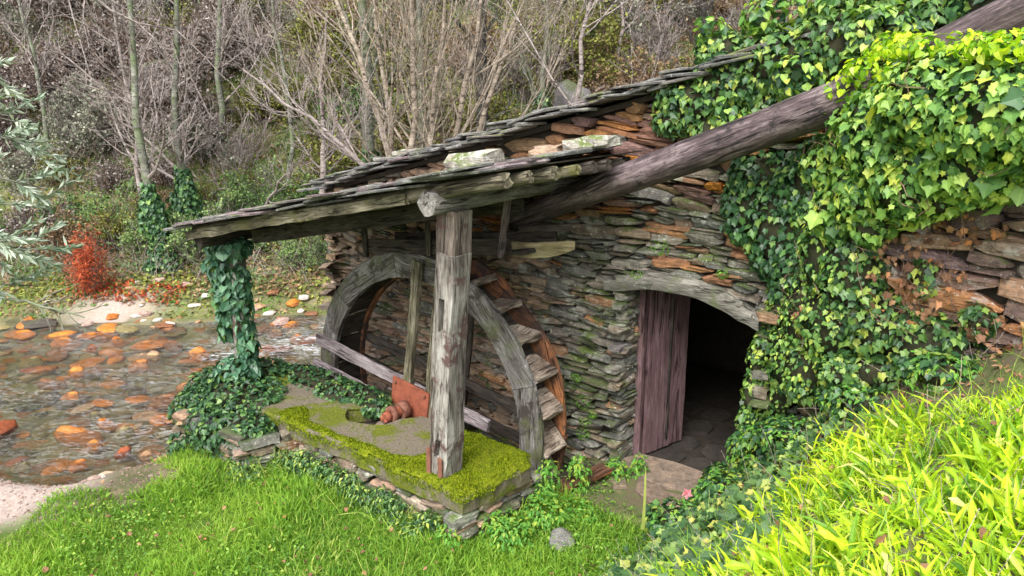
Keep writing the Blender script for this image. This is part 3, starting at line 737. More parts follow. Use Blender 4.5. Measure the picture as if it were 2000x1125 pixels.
def pier_face(A, B, z0, z1, seed, n, mat1=m_tan, hh=.07, ll=.2):
    A = np.array(A, float); B = np.array(B, float); ln = np.linalg.norm(B-A); e = (B-A)/ln
    U = DV*e[0]+NV*e[1]; No = np.array([U[1], -U[0], 0])
    st = lay_courses(0, ln, z0, z1, lambda z: hh, lambda u, z: ll, lambda u, z: u < ln-.02 and z < z1-.01, seed, .012)
    build_stones(st, lambda u, z: L(A[0]+e[0]*u, A[1]+e[1]*u, z), U, No, core, lambda u, z, r: (m_slate if r.random() < .5 else (m_slategreen if r.random() < .6 else m_tan)), n, seed=seed, depth=.14, prot=.03)
pier_face((-2.75, -1.98), (-.30, -1.98), -.08, .33, 31, 130)
pier_face((-.30, -1.98), (-.24, -1.2), -.08, .33, 32, 30)
pier_face((-3.75, -2.50), (-2.75, -2.36), -.15, .35, 33, 60)
pier_face((-2.75, -2.36), (-2.55, -1.98), -.1, .33, 36, 10)
pier_face((-4.3, -1.9), (-3.75, -2.50), -.6, .35, 34, 20)
pier_face((-4.25, -1.15), (-4.3, -1.9), -.9, .33, 35, 10)
pier_face((-.3, -1.17), (-4.25, -1.15), -1.2, .33, 37, 0)

# moss: a thick sheet and tufts over the right end and front edge of the top
def moss_amt(s, w):
    x, y = L(s, w, 0)[:2] if np.ndim(s) == 0 else (P0[0]+DV[0]*s+NV[0]*w, P0[1]+DV[1]*s+NV[1]*w)
    a = 1.25*sm((s+1.45)*1.6)+.62*sm((-1.80-w)*6)*sm((s+2.9)*3)+.75*np.exp(-((s+2.65)**2+(w+1.85)**2)/.03)+.9*fbm(x*2.1, y*2.1)*.5
    a = a+.13-.75*np.exp(-(((s+1.15)/.28)**2+((w+1.55)/.3)**2))
    return a
sg, wg = np.meshgrid(np.arange(-2.95, -.14, .035), np.arange(-2.13, -1.1, .035))
am = moss_amt(sg, wg); din = sdf(sg, wg, cap_o)
th = np.clip((am-.45)*.09, -.05, .04)
zz = .445+th+.012*fbm(sg*9, wg*9)-np.maximum(0, din+.04)*.9
okc = ((am[:-1, :-1] > .40) & (din[:-1, :-1] < .015) & (am[1:, 1:] > .40) & (din[1:, 1:] < .015))
X_ = P0[0]+DV[0]*sg+NV[0]*wg; Y_ = P0[1]+DV[1]*sg+NV[1]*wg; nx = sg.shape[1]
ii, jj = np.meshgrid(np.arange(nx-1), np.arange(sg.shape[0]-1)); a = (jj*nx+ii)[okc]
m_mossbed = plain_mat('moss bed', (.05, .075, .006), (.20, .23, .012), 14, .95, .02, .1)
obj('moss', mesh('moss', np.stack([X_, Y_, zz], -1).reshape(-1, 3), np.stack([a, a+1, a+nx+1, a+nx], 1), m_mossbed, True), None, pier, kind='stuff')
TUFT = (np.array([[-.5, 0, 0], [.5, 0, 0], [.15, .1, 1.], [-.2, -.1, .8]]), np.array([[0, 1, 2, 3]]))
N_ = 34000; ss = rng.uniform(-2.95, -.15, N_); ws = rng.uniform(-2.12, -1.1, N_)
k_ = (moss_amt(ss, ws)+rng.normal(0, .06, len(ss)) > .38) & (sdf(ss, ws, cap_o) < .035+.03*fbm(ss*6, ws*6)); ss, ws = ss[k_], ws[k_]
tz = .445+np.clip((moss_amt(ss, ws)-.45)*.09, -.05, .04)-np.maximum(0, sdf(ss, ws, cap_o)+.04)*.9
P_ = np.stack([P0[0]+DV[0]*ss+NV[0]*ws, P0[1]+DV[1]*ss+NV[1]*ws, tz-.003], 1)
T_ = mats(P_, rng.normal(0, .5, P_.shape)+[0, 0, 1.], np.c_[rng.uniform(.008, .014, len(P_)), rng.uniform(.008, .014, len(P_)), rng.uniform(.008, .020, len(P_))], rng.random(len(P_))*6.3)
obj('moss_tufts', scatter('moss_tufts', TUFT, T_, m_moss), None, pier, kind='stuff')

# ------------------------------------------------------------------ wheel shelter: posts, beams, poles and slate roof
shelter = empty('wheel_shelter', L(-2, -1.5, .45), 'open lean-to of posts and poles with stacked slates over the water wheel', 'shelter')
def LT(s): return 3.02+(s-.15)*.205           # height of the roof poles' axes
# main post with two mortices
def post_vf():
    """square post, X = up; rows of quads with the front mortices sunk"""
    b = .096; zs = [0, .10, .18, .35, .62, .85, 1.1, 1.30, 1.58, 1.75, 1.94, 1.945, 2.28]
    V = []; r = np.random.default_rng(8); F = []
    xs = [-1, -.38, .16, 1]
    def ringpts(z, sc):
        pts = [(x*b*sc, -b*sc) for x in xs]+[(b*sc, y*b*sc) for y in (-.3, .35, 1)]+[(x*b*sc, b*sc) for x in (.2, -.3, -1)]+[(-b*sc, y*b*sc) for y in (.3, -.3)]
        return [(z, p[0]+r.normal(0, .0035)+.006*math.sin(z*4), p[1]+r.normal(0, .0035)) for p in pts]
    n = 12
    for z in zs: V += ringpts(z, 1.03 if z < 1.942 else .99)
    for k in range(len(zs)-1):
        for j in range(n):
            hole = (j == 1 and (zs[k] in (.18, 1.30)))
            a = k*n+j; c_ = k*n+(j+1) % n
            if hole:
                q = [a, c_, c_+n, a+n]; base = len(V)
                for qi in q: V.append((V[qi][0], V[qi][1], V[qi][2]+.13))
                for t in range(4): F.append((q[t], q[(t+1) % 4], base+(t+1) % 4, base+t))
                F.append((base, base+1, base+2, base+3))
            else: F.append((a, c_, c_+n, a+n))
    F += [tuple(range(n-1, -1, -1)), tuple(range((len(zs)-1)*n, len(zs)*n))]
    return np.array(V), ragged(F)
pb, pt = L(-.64, -1.86, .46), L(-.47, -1.86, 2.74)
PM = M4(unit(pt-pb), DV, NV, pb); PM[:3, 1] = unit(np.cross(PM[:3, 2], PM[:3, 0])); PM[:3, 2] = np.cross(PM[:3, 0], PM[:3, 1])
post = obj('post', mesh('post', *post_vf(), m_post), PM, shelter); post.data.materials.append(m_posttop); post.data.polygons.foreach_set('material_index', np.array([1 if p.center[0] > 1.943 else 0 for p in post.data.polygons])); post['label'] = 'squared grey post with two mortice holes'
for dx, dz in ((-.075, .0), (.055, .0)):
    plank('iron_strap', L(-.64+dx, -1.86-.118, .40), L(-.635+dx, -1.86-.118, .72 if dx < 0 else .66), .045, .014, m_rustd, post, up=NV, jit=.001)
log('post', L(-3.94, -1.64, .30), L(-3.86, -1.62, 2.06), .10, .085, m_post, shelter)['label'] = 'round grey post wrapped in ivy'
cb = log('crossbeam', L(-.50, -2.13, 2.80), L(-.56, -.05, 2.80), .095, .085, m_grey, shelter, seed=3, bend=.01)
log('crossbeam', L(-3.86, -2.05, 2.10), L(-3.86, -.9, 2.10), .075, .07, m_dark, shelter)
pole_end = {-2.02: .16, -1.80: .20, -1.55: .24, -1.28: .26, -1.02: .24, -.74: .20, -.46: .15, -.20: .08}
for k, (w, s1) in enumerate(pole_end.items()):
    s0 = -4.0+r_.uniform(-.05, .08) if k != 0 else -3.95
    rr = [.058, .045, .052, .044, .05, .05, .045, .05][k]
    log('pole', L(s0, w, LT(s0)), L(s1, w, LT(s1)), rr*.9, rr, m_beam if k < 4 else m_dark, shelter, seed=60+k, bend=.012)  # rear poles take the wood with the roof's shade painted in
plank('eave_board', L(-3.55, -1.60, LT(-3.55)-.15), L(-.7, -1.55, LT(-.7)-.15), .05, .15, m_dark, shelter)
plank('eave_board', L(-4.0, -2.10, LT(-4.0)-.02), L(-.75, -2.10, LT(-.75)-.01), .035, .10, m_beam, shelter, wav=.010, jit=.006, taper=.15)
# slates of the lean-to
lroof = obj('roof', mesh('roof', *prism_vf([(0, 0), (1, 0), (1, 1), (0, 1)], 0, .01), m_core),
            M4(L(.15, 0, LT(.15))-L(-4, 0, LT(-4)), NV*1.95, np.cross(unit(L(.15, 0, LT(.15))-L(-4, 0, LT(-4))), NV), L(-4, -2.05, LT(-4)+.066)), shelter)
sl2 = unit(DV+ZV*.205)
for row in range(7):
    s_ = -3.95+r_.uniform(0, .12)
    while s_ < (.02 if row < 4 else -.08):
        m_ = m_roofp if r_.random() < (.6 if s_ < -1.9 else .25) else (m_pale2 if r_.random() < .12 else m_roof)
        slate(lroof, L(s_, -2.02+row*.30+r_.uniform(-.03, .03), LT(s_)+.105+r_.uniform(-.008, .02)+row*.004), sl2-ZV*.035, NV, r_.uniform(.34, .5), r_.uniform(.36, .44), r_.uniform(.016, .03), m_, r_)
        s_ += r_.uniform(.26, .36)
s_ = -3.85
while s_ < -.02:                                 # ragged extra layers along the front edge
    for lay in range(2 if s_ > -2 else 1):
        slate(lroof, L(s_, -2.06+r_.uniform(-.10, .08), LT(s_)+.085+lay*.045+r_.uniform(-.006, .02)-.03*math.sin((s_+4)*.8)), sl2-ZV*r_.uniform(-.02, .10), NV, r_.uniform(.22, .5), r_.uniform(.2, .34), r_.uniform(.014, .028), m_roofp if (s_ < -2.2 and r_.random() < .6) else m_roof, r_)
    s_ += r_.uniform(.2, .32)
for s_, w_, z_ in [(-4.08, -2.05, .07), (-.2, -1.2, .14), (-.15, -.9, .15), (-.4, -.7, .14), (-.1, -1.6, .12), (-1.4, -.9, .14), (-1.2, -.5, .15), (-.9, -.35, .16), (-.15, -.5, .15)]:
    slate(lroof, L(s_, w_, LT(s_)+z_), sl2, NV, .5, .4, .03, m_roof, r_)

# ------------------------------------------------------------------ rocks
import bmesh
def rock_me(name, seed, mat, sub=2, flat=.6, ang=.5):
    bm = bmesh.new(); bmesh.ops.create_icosphere(bm, subdivisions=sub, radius=1)
    r = np.random.default_rng(seed); pl = [(unit(r.normal(0, 1, 3)), r.uniform(.55, .85)) for _ in range(7)]
    o = Vector(r.random(3)*50)
    for v in bm.verts:
        p = np.array(v.co)
        for n_, d_ in pl:
            e_ = p @ n_-d_
            if e_ > 0: p = p-n_*e_*ang*1.6
        p = p*(1+.16*mnoise.noise(Vector(p)*1.7+o)+.06*mnoise.noise(Vector(p)*5+o))
        v.co = p
    me = bpy.data.meshes.new(name); bm.to_mesh(me); bm.free(); me.materials.append(mat)
    me.polygons.foreach_set('use_smooth', np.full(len(me.polygons), sub > 2)); return me
ROCKS = {}
def rock(name, P, size, mat, label, cat='stone', group=None, rot=None, sub=2, seed=None):
    k = R.randrange(6) if seed is None else seed
    key = (k, mat.name, sub)
    if key not in ROCKS: ROCKS[key] = rock_me(name, 200+k, mat, sub)
    o = bpy.data.objects.new(name, ROCKS[key])
    a = R.random()*6.28 if rot is None else rot
    put(o, M4(np.array([math.cos(a), math.sin(a), 0])*size[0], np.array([-math.sin(a), math.cos(a), 0])*size[1], ZV*size[2], P))
    return tag(o, label, cat, group)
ROT_D = math.atan2(DV[1], DV[0])
def block(P, lx, ly, lz, mat, label, seed, rz=0.):
    V, F = box_vf(lx, ly, lz, 4, .010, .3, .12, .006, seed)
    X = DV*math.cos(rz)+NV*math.sin(rz)+ZV*.15
    return tag(obj('roof_stone', mesh('roof_stone', V, F, mat), frame(P, X)), label, 'stone')
block(L(-.62, -1.45, LT(-.62)+.20), .44, .26, .165, m_pale, 'whitish boulder with moss weighing down the lean-to roof above the main post', 1)
block(L(.02, -.75, LT(.02)+.19), .44, .2, .10, m_pale, 'pale elongated stone on the lean-to slates near the big log', 2)
block(L(-.38, -.80, LT(-.38)+.18), .26, .18, .11, m_tan, 'brown stone between the two pale stones on the lean-to roof', 3, .1)
block(L(-2.9, .05, VERGE(-2.9)+.10), .40, .2, .06, m_pale, 'flat cream stone lying on the mill verge left of the slate stack', 4)
rock('moss_cushion', L(-4.35, -.08, VERGE(-4.3)+.02), (.15, .1, .05), m_mossbed, 'yellow moss cushion on the lowest corner slate of the mill roof', 'moss', rot=ROT_D)

# ------------------------------------------------------------------ water wheel
WC, WZc, WR, WF, WB = -1.93, .42, 1.60, -.86, -.46
wheel = empty('water_wheel', L(WC, -.66, WZc), 'large weathered wooden overshot water wheel with plank spokes and bucket boards', 'water wheel')
def WP(a, rad, w): return L(WC+rad*math.cos(a), w, WZc+rad*math.sin(a))
def arc_vf(a0, a1, r0, r1, w0, w1, n=8, seed=0, jit=.004, M=None, ragg=0.):
    r = np.random.default_rng(seed); V = []
    for k in range(n+1):
        a = a0+(a1-a0)*k/n
        e = r.normal(0, ragg)
        for rad, w in ((r0, w0), (r1-.012+e, w0), (r1+e, w0+.012), (r1+e, w1-.012), (r1-.012+e, w1), (r0, w1)):
            V.append(WP(a, rad+r.normal(0, jit), w+r.normal(0, jit*.5)))
    V = np.array(V); V = (np.linalg.inv(M) @ np.c_[V, np.ones(len(V))].T).T[:, :3]
    F = []
    for k in range(n):
        for j in range(6):
            p = k*6+j; q = k*6+(j+1) % 6; F.append((p, q, q+6, p+6))
    return V, ragged(F+[tuple(range(5, -1, -1)), tuple(range(n*6, n*6+6))])
for side, (w0, w1, mt) in enumerate(((WF-.03, WF+.03, m_rim), (WB-.03, WB+.03, m_rot))):
    nseg = 9
    for k in range(nseg):
        a0 = 2*math.pi*k/nseg+.36+side*.3; a1 = a0+2*math.pi/nseg-.004
        am_ = (a0+a1)/2
        tdir = -math.sin(am_)*DV+math.cos(am_)*ZV
        M = frame(WP(am_, 1.47, w0), tdir, NV)
        V, F = arc_vf(a0, a1, 1.345, WR, w0+.002*(k % 2), w1, 8, seed=k+side*20, M=M, ragg=.004 if side == 0 else .014)
        obj('rim_segment', mesh('rim_segment', V, F, mt), M, wheel)
# ragged rusty edge strip outside the front rim's buckets, and the inner sole boards
nb = 27
for k in range(nb):
    a = 2*math.pi*k/nb+.05; b = a+2*math.pi/nb
    # sole board
    p0, p1 = WP(a+.004, 1.395, (WF+WB)/2), WP(b-.004, 1.395, (WF+WB)/2)
    M = frame((p0+p1)/2, NV, unit(p0+p1-2*L(WC, -.66, WZc)))
    V, F = box_vf(abs(WB-WF)-.065, np.linalg.norm(p1-p0)*.99, .022, 3, .002, seed=k)
    obj('sole_board', mesh('sole_board', V, F, m_dark), M, wheel)
    # bucket board: from the sole outwards, leaning against the turning direction
    q0 = WP(a, 1.40, (WF+WB)/2); q1 = WP(a-.14, 1.60+r_.uniform(-.02, .015), (WF+WB)/2)
    if k % 11 == 7: q1 = q0+(q1-q0)*.6
    M = frame((q0+q1)/2, NV, np.cross(unit(q1-q0), NV))
    V, F = box_vf(abs(WB-WF)-.068, np.linalg.norm(q1-q0), .055, 3, .008, seed=k+50, bev=.2)
    obj('bucket', mesh('bucket', V, F, m_bucket), M, wheel)
TH = math.radians(-8)
ux = DV*math.cos(TH)+ZV*math.sin(TH); uz = -DV*math.sin(TH)+ZV*math.cos(TH); C0 = L(WC, 0, WZc)
def spoke(off, a0, a1, horiz, w, hw, mat, th=.045, name='spoke'):
    A = C0+NV*w; d, n_ = (ux, uz) if horiz else (uz, ux)
    return plank(name, A+d*a0+n_*off, A+d*a1+n_*off, hw, th, mat, wheel, up=NV, jit=.004, wav=.004)
spoke(.17, -1.62, -.05, True, WF-.06, .125, m_violet)
spoke(.17, -.05, .98, True, WF-.058, .13, m_violet)
spoke(-.15, -1.66, .0, True, WF-.062, .10, m_violet)
spoke(-.15, .0, 1.50, True, WF-.06, .13, m_bucket)
spoke(-.08, .10, 1.57, False, WF-.11, .105, m_beam, .05)
spoke(.24, -.9, 1.52, False, WF-.112, .10, m_beam, .05)
spoke(-.08, -1.5, -.2, False, WF-.11, .105, m_dark, .05)
for off in (.16, -.16):
    spoke(off, -1.5, 1.5, True, WB+.055, .11, m_dark)
    spoke(off, -1.5, 1.5, False, WB+.10, .11, m_dark)
pc = C0+NV*(WF-.15)+uz*.04
M = frame(pc, ux, -NV)
plate = obj('hub_plate', mesh('hub_plate', *box_vf(.52, .44, .018, 4, .001), m_rust), M, wheel); plate['label'] = 'rust red iron hub plate'
for bx in (-.21, .21):
    for by in (-.17, .17):
        log('bolt', pc+ux*bx+uz*by-NV*.005, pc+ux*bx+uz*by-NV*.035, .016, .014, m_rustd, plate, sides=6, seg=1, jit=0.)
ax = log('axle', C0+NV*(WF-1.27+.86), C0+NV*(WB+.3), .052, .052, m_rust, wheel, jit=.01)
log('axle_collar', C0+NV*(-1.07), C0+NV*(-1.16), .095, .085, m_rustd, ax, jit=.01, seg=2)
log('axle_collar', C0+NV*(-1.30), C0+NV*(-1.24), .088, .095, m_rustd, ax, jit=.01, seg=2)
log('axle_collar', C0+NV*(-1.37), C0+NV*(-1.30), .05, .06, m_rust, ax, jit=.01, seg=2)
# bearing block and wooden wedge under the stub
rock('bearing_stone', L(-1.93, -1.30, .24), (.2, .15, .13), m_path, 'small stone block carrying the rusty wheel axle in the notch of the pier', rot=ROT_D)

# wooden trough hung under the shelter roof, above the wheel
tr_ = empty('wooden_trough', L(-1.6, -.7, 2.1), 'dark wooden trough hanging from rods above the wheel', 'trough')
def zt_(s): return 2.02+(s+2.5)*.125
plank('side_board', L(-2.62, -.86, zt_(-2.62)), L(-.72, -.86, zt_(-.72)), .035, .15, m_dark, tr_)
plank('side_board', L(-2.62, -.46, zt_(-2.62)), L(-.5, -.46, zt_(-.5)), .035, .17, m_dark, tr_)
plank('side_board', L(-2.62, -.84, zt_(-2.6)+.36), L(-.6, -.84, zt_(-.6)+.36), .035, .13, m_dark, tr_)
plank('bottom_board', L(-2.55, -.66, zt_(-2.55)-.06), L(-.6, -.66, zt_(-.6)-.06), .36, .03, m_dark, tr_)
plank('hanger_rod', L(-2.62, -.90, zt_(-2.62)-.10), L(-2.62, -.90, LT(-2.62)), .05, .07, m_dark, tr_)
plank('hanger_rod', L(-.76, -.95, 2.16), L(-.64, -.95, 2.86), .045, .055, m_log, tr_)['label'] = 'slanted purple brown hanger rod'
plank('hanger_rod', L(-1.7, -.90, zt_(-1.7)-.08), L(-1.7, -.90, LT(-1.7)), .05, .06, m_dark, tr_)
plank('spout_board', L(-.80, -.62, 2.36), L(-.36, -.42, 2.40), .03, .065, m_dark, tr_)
V, F = box_vf(.60, .035, .14, 12, .003, .1, .0, .0, 5)
V[:, 2] = V[:, 2]*(1-.45*np.clip(V[:, 0]/.3, 0, 1)**2)+.35*(V[:, 0]+.1)**2; V[:, 1] += .12*V[:, 0]**2
tag(obj('split_plank', mesh('split_plank', V, F, m_yellow), frame(L(-.56, -.60, 2.19), DV+NV*.45+ZV*.02)), 'curved yellowish split plank jutting from the trough toward the wall', 'plank')

# ------------------------------------------------------------------ the long log that brings the water
flume = empty('flume_log', L(1, -.5, 3.1), 'long purple brown hollow log slanting from the ivy down to the wheel', 'log')
A_, B_ = L(-1.0, -.44, 2.385), L(2.12, -.567, 3.67)
log('log_section', A_, B_, .112, .148, m_log, flume, sides=20, seg=24, jit=.035, bend=.03, seed=5)
log('log_section', L(2.22, -.52, 3.745), L(3.9, -.60, 4.60), .125, .14, m_log, flume, sides=20, seg=16, jit=.035, bend=.0, seed=9)

# ------------------------------------------------------------------ retaining wall at the right
rw = empty('retaining_wall', L(2.9, -.5, 1.9), 'rough wall of big brown and white slabs at the right edge under the bright ivy', 'wall')
rb = [(L(2.05, -.34, .8), L(4.6, -.7, 1.2), L(4.6, -.7, 3.6), L(2.05, -.34, 3.35)), (L(2.05, -.34, 3.35), L(4.6, -.7, 3.6), L(4.6, .5, 3.7), L(2.05, .5, 3.5)), (L(2.05, .5, .8), L(2.05, -.34, .8), L(2.05, -.34, 3.35), L(2.05, .5, 3.5))]
rwb = obj('rubble', box_mesh('rubble', rb, m_core), None, rw)
e = np.array([2.55, -.36]); e = e/np.linalg.norm(e); U_ = DV*e[0]+NV*e[1]; No_ = np.array([U_[1], -U_[0], 0])
m_rwall = stone_mat('retaining slab', [(0, (.14, .10, .09)), (.3, (.26, .17, .13)), (.5, (.2, .14, .15)), (.7, (.34, .22, .14)), (.85, (.30, .27, .24)), (1, (.42, .2, .09))], .56, .68, lic=(.5, .48, .45))
RWS = lay_courses(0, 2.4, 1.2, 3.45, lambda z: .10, lambda u, z: .34, lambda u, z: u > .5 or z > 1.95, 77, .02, .3, -.05)
build_stones(RWS, lambda u, z: L(2.05+e[0]*u, -.38+e[1]*u, z), U_, No_, rwb, lambda u, z, r: m_rwall, 200, seed=78, depth=.2, prot=.05)

# ------------------------------------------------------------------ path and loose stones
def slab(name, outline_sw, z0, z1, mat, label, cat='stone slab', seed=1):
    M = np.eye(4); c_ = L(*np.mean(outline_sw, axis=0), 0); M[:3, 3] = c_
    o_ = [L(p[0], p[1], 0)[:2]-c_[:2] for p in outline_sw]
    return tag(obj(name, mesh(name, *prism_vf(o_, z0, z1, .02, .008, seed), mat), M), label, cat)
slab('threshold_slab', [(-.02, .02), (.12, -.14), (.5, -.2), (.95, -.12), (1.2, .05), (1.1, .26), (.5, .30), (.10, .24)], -.1, .025, m_path, 'worn brown threshold slab at the foot of the open door')
slab('path_slab', [(.30, -.17), (.62, -.26), (1.02, -.20), (1.3, -.45), (1.1, -.72), (.8, -.62), (.42, -.42)], -.1, .03, m_path, 'broad brown path slab in front of the threshold', seed=5)
slab('path_slab', [(-.0, .0), (.2, -.22), (.32, -.4), (.22, -.5), (.0, -.28), (-.08, -.1)], -.1, .01, m_path, 'small dark slab at the wall corner left of the threshold', seed=6)
rock('flat_stone', (-3.12, 6.32, -.18), (.24, .17, .07), m_pale, 'flat pale grey stone between the stream sand and the lawn', sub=3, rot=.5)
rock('flat_stone', (-3.35, 6.75, -.28), (.30, .15, .08), m_pale, 'long pale stone at the water edge beside the ivy pier', sub=3, rot=.9)
rock('flat_stone', (-3.05, 5.62, -.13), (.17, .11, .06), m_pale, 'small grey stone half sunk in the lawn near the bottom left', sub=3, rot=.2)
rock('flat_stone', (-3.75, 6.75, -.36), (.22, .13, .06), m_pale, 'pale stone on the sand left of the two flat stones', sub=3, rot=.2)
rock('grey_stone', L(.34, -1.52, .04), (.16, .12, .06), m_roof, 'bluish grey stone in the grass below the foreground ivy', sub=3)
rock('mossy_stone', L(1.42, .12, .98), (.19, .12, .08), m_mossbed, 'yellow green mossy stone on the bank right of the doorway', sub=3, rot=-.3)
rock('brown_stone', (3.05, 4.85, 1.45), (.12, .1, .09), m_rwall, 'squared brown stone in the ivy of the right bank')
rock('brown_stone', (2.35, 5.0, 1.02), (.20, .12, .07), m_rwall, 'flat brown stone among the leaves below the mossy stone')
pk = empty('fallen_plank', L(-.08, -.7, .05), 'dark reddish rotten plank lying between wheel and path', 'plank')
plank('board', L(-.16, -1.05, .06), L(.06, -.35, .10), .16, .05, m_rot, pk)
plank('board', L(-.30, -.95, .0), L(-.12, -.30, .05), .12, .04, m_dark, pk)

# ------------------------------------------------------------------ stream stones
SR = [(-4.49, 7.63, .18, .09, 'wo'), (-4.08, 8.08, .17, .09, 'tan'), (-4.68, 8.31, .09, .09, 'red'), (-4.35, 8.24, .09, .07, 'tan'), (-5.54, 8.87, .31, .1, 'or'), (-5.07, 8.03, .11, .06, 'or'), (-5.15, 8.55, .09, .05, 'or'), (-6.86, 10.55, .2, .08, 'br'), (-6.3, 10.06, .14, .07, 'or'), (-5.93, 11.35, .17, .09, 'or'), (-5.17, 11.85, .19, .12, 'or'), (-4.94, 9.94, .25, .09, 'br'), (-4.83, 10.41, .11, .05, 'or'), (-4.3, 9.21, .13, .06, 'or2'), (-6.5, 8.9, .12, .18, 'red'), (-7.8, 12.46, .2, .08, 'or'), (-6.72, 10.99, .14, .08, 'or'), (-6.23, 12.29, .15, .07, 'or'), (-5.8, 12.29, .18, .08, 'br'), (-7.09, 12.08, .1, .05, 'red'), (-8.65, 13.21, .39, .16, 'dark'), (-7.94, 12.94, .28, .08, 'dark'), (-4.26, 13.39, .16, .14, 'pink'), (-3.79, 12.65, .16, .05, 'or'), (-6.21, 13.09, .12, .06, 'br'), (-5.34, 9.17, .13, .06, 'or'), (-5.56, 9.4, .15, .05, 'ol'), (-4.97, 8.9, .13, .06, 'ol'), (-7.74, 11.49, .21, .08, 'ol'), (-5.87, 11.73, .13, .07, 'tan'), (-6.85, 12.51, .13, .06, 'or'), (-5.71, 7.99, .12, .05, 'ol'), (-5.19, 13.09, .19, .08, 'or'), (-6.99, 13.65, .19, .07, 'white'), (-6.09, 13.98, .15, .06, 'white'), (-6.26, 13.65, .17, .06, 'br'), (-6.9, 13.98, .18, .06, 'br'), (-4.86, 14.39, .15, .06, 'tan')]
SLAB_ = {0: 'orange stone with a white top at the near water edge', 1: 'tan oval stone at the near water edge right of the white-topped one', 2: 'dark red-orange stone just behind the white-topped stone', 3: 'small tan stone between the red and the oval one near the shore',
 4: 'long low orange stone with dark back breaking the water', 10: 'round orange stone just left of the ivy post', 13: 'bright orange stone beside the ivy-covered pier end', 14: 'reddish stone cut by the left edge of the picture', 20: 'large dark boulder at the far left shore', 21: 'low dark rock next to the large dark boulder', 22: 'pinkish boulder beyond the pier right of the ivy post', 11: 'broad brown stone in mid-stream left of the pier', 7: 'flat brown stone in mid-stream', 33: 'pale stone on the far sandy shore, the left one', 34: 'pale stone on the far shore near the ivy post'}
CN = {'dark': 'dark', 'or': 'orange', 'br': 'brown', 'red': 'red', 'ol': 'olive', 'tan': 'tan', 'white': 'pale'}
for k, (x, y, a_, b_, c_) in enumerate(SR):
    zb = float(ground_z(x, y)); top = -.6+b_*.5*(1.3 if k in (0, 4, 14, 20, 22, 33, 34) else 1.05)
    if c_ in ('dark', 'white', 'pink') or k == 0: top = max(zb, -.6)+b_*.8
    hz = min(max(.05, (top-zb)/1.5+.02), a_*.7+.03)
    lb = SLAB_.get(k); gr = None
    if lb is None: lb = 'wet %s stone showing through the shallow stream' % CN.get(c_, 'brown'); gr = 'wet %s stream stones' % CN.get(c_, 'brown')
    rock('stream_rock', (x, y, top-hz*.9), (a_*1.02, max(b_*1.25, .07), hz), m_river[c_], lb, 'rock', gr, rot=R.uniform(-.3, .3), sub=3 if k < 16 else 2)
cnt_ = 0
while cnt_ < 215:
    x = R.uniform(-10.5, -2.6); y = R.uniform(7.4, 14.2)
    if float(sdf(np.array(x), np.array(y), STREAM)) > -.12: continue
    zb = float(ground_z(x, y)); sz = R.uniform(.05, .16)*(1+.06*(y-8)); ck = R.choice(['or', 'or', 'br', 'ol', 'ol', 'tan', 'or', 'red', 'ol', 'br', 'dark', 'dark', 'ol'])
    rock('stream_rock', (x, y, zb+sz*.16), (sz*1.6, sz, sz*.36), m_river[ck], 'small submerged %s stone on the stream bed' % CN[ck], 'rock', 'submerged %s stones' % CN[ck]); cnt_ += 1
cnt_ = 0
while cnt_ < 17:
    x = R.uniform(-9.5, -3.6); y = R.uniform(7.6, 13.4)
    if float(sdf(np.array(x), np.array(y), STREAM)) > -.2 or (y > 13-(x+3)*0 and x > -3): continue
    sz = R.uniform(.09, .25)*(1+.03*(y-8)); ck = R.choice(['or', 'or', 'or2', 'br', 'red', 'tan'])
    rock('stream_rock', (x, y, -.6-sz*.10-.028), (sz*1.25, sz*.8, sz*.26), m_river[ck], 'broad flat %s stone just under the rippled surface' % {'or2': 'bright orange'}.get(ck, CN.get(ck)), 'rock', 'broad %s stones under the surface' % {'or2': 'bright orange'}.get(ck, CN.get(ck)), rot=R.uniform(-.5, .5)); cnt_ += 1
for k in range(46):
    y = R.uniform(13.1, 14.9); x = R.uniform(-9.0, -2.8)
    zb = float(ground_z(x, y)); sz = R.uniform(.05, .13)
    rock('shore_stone', (x, y, zb+sz*.1), (sz*1.4, sz, sz*.6), m_river[R.choice(['tan', 'br', 'white', 'or', 'pink'])], 'small loose stone on the far shore', 'stone', 'loose stones on the far shore')
for k in range(30):
    x = R.uniform(-5.6, -3.4); y = R.uniform(6.2, 7.9)
    d_ = float(sdf(np.array(x), np.array(y), STREAM))
    if d_ < 0 or d_ > 1.0: continue
    zb = float(ground_z(x, y)); sz = R.uniform(.02, .06)
    rock('shore_pebble', (x, y, zb+sz*.1), (sz*1.4, sz, sz*.6), m_river[R.choice(['tan', 'br', 'white', 'pink'])], 'small pebble on the near sandy shore', 'pebble', 'pebbles on the near sand')

# ------------------------------------------------------------------ leaves
def leaf_from(outline, fold=.18, curl=-.12):
    o = np.array(outline, float); n = len(o)
    V = np.vstack([[0, .45, 0], np.c_[o, np.zeros(n)]])
    V[:, 2] = fold*np.abs(V[:, 0])*1.0+curl*(V[:, 1]**2); V[0, 2] = -.03
    return V, np.array([[0, 1+i, 1+(i+1) % n] for i in range(n)])
IVY = leaf_from([(0, .06), (.2, -.08), (.46, .02), (.43, .28), (.57, .55), (.30, .68), (.13, .9), (0, 1.08), (-.13, .9), (-.30, .68), (-.57, .55), (-.43, .28), (-.46, .02), (-.2, -.08)], .22)
IVY2 = leaf_from([(0, .05), (.3, -.02), (.46, .25), (.36, .6), (0, 1.), (-.36, .6), (-.46, .25), (-.3, -.02)], .25)
OVAL = (np.array([[0, 0, 0], [.28, .4, .08], [0, .45, 0], [-.28, .4, .08], [0, 1, -.1]]), np.array([[0, 1, 2], [0, 2, 3], [1, 4, 2], [2, 4, 3]]))
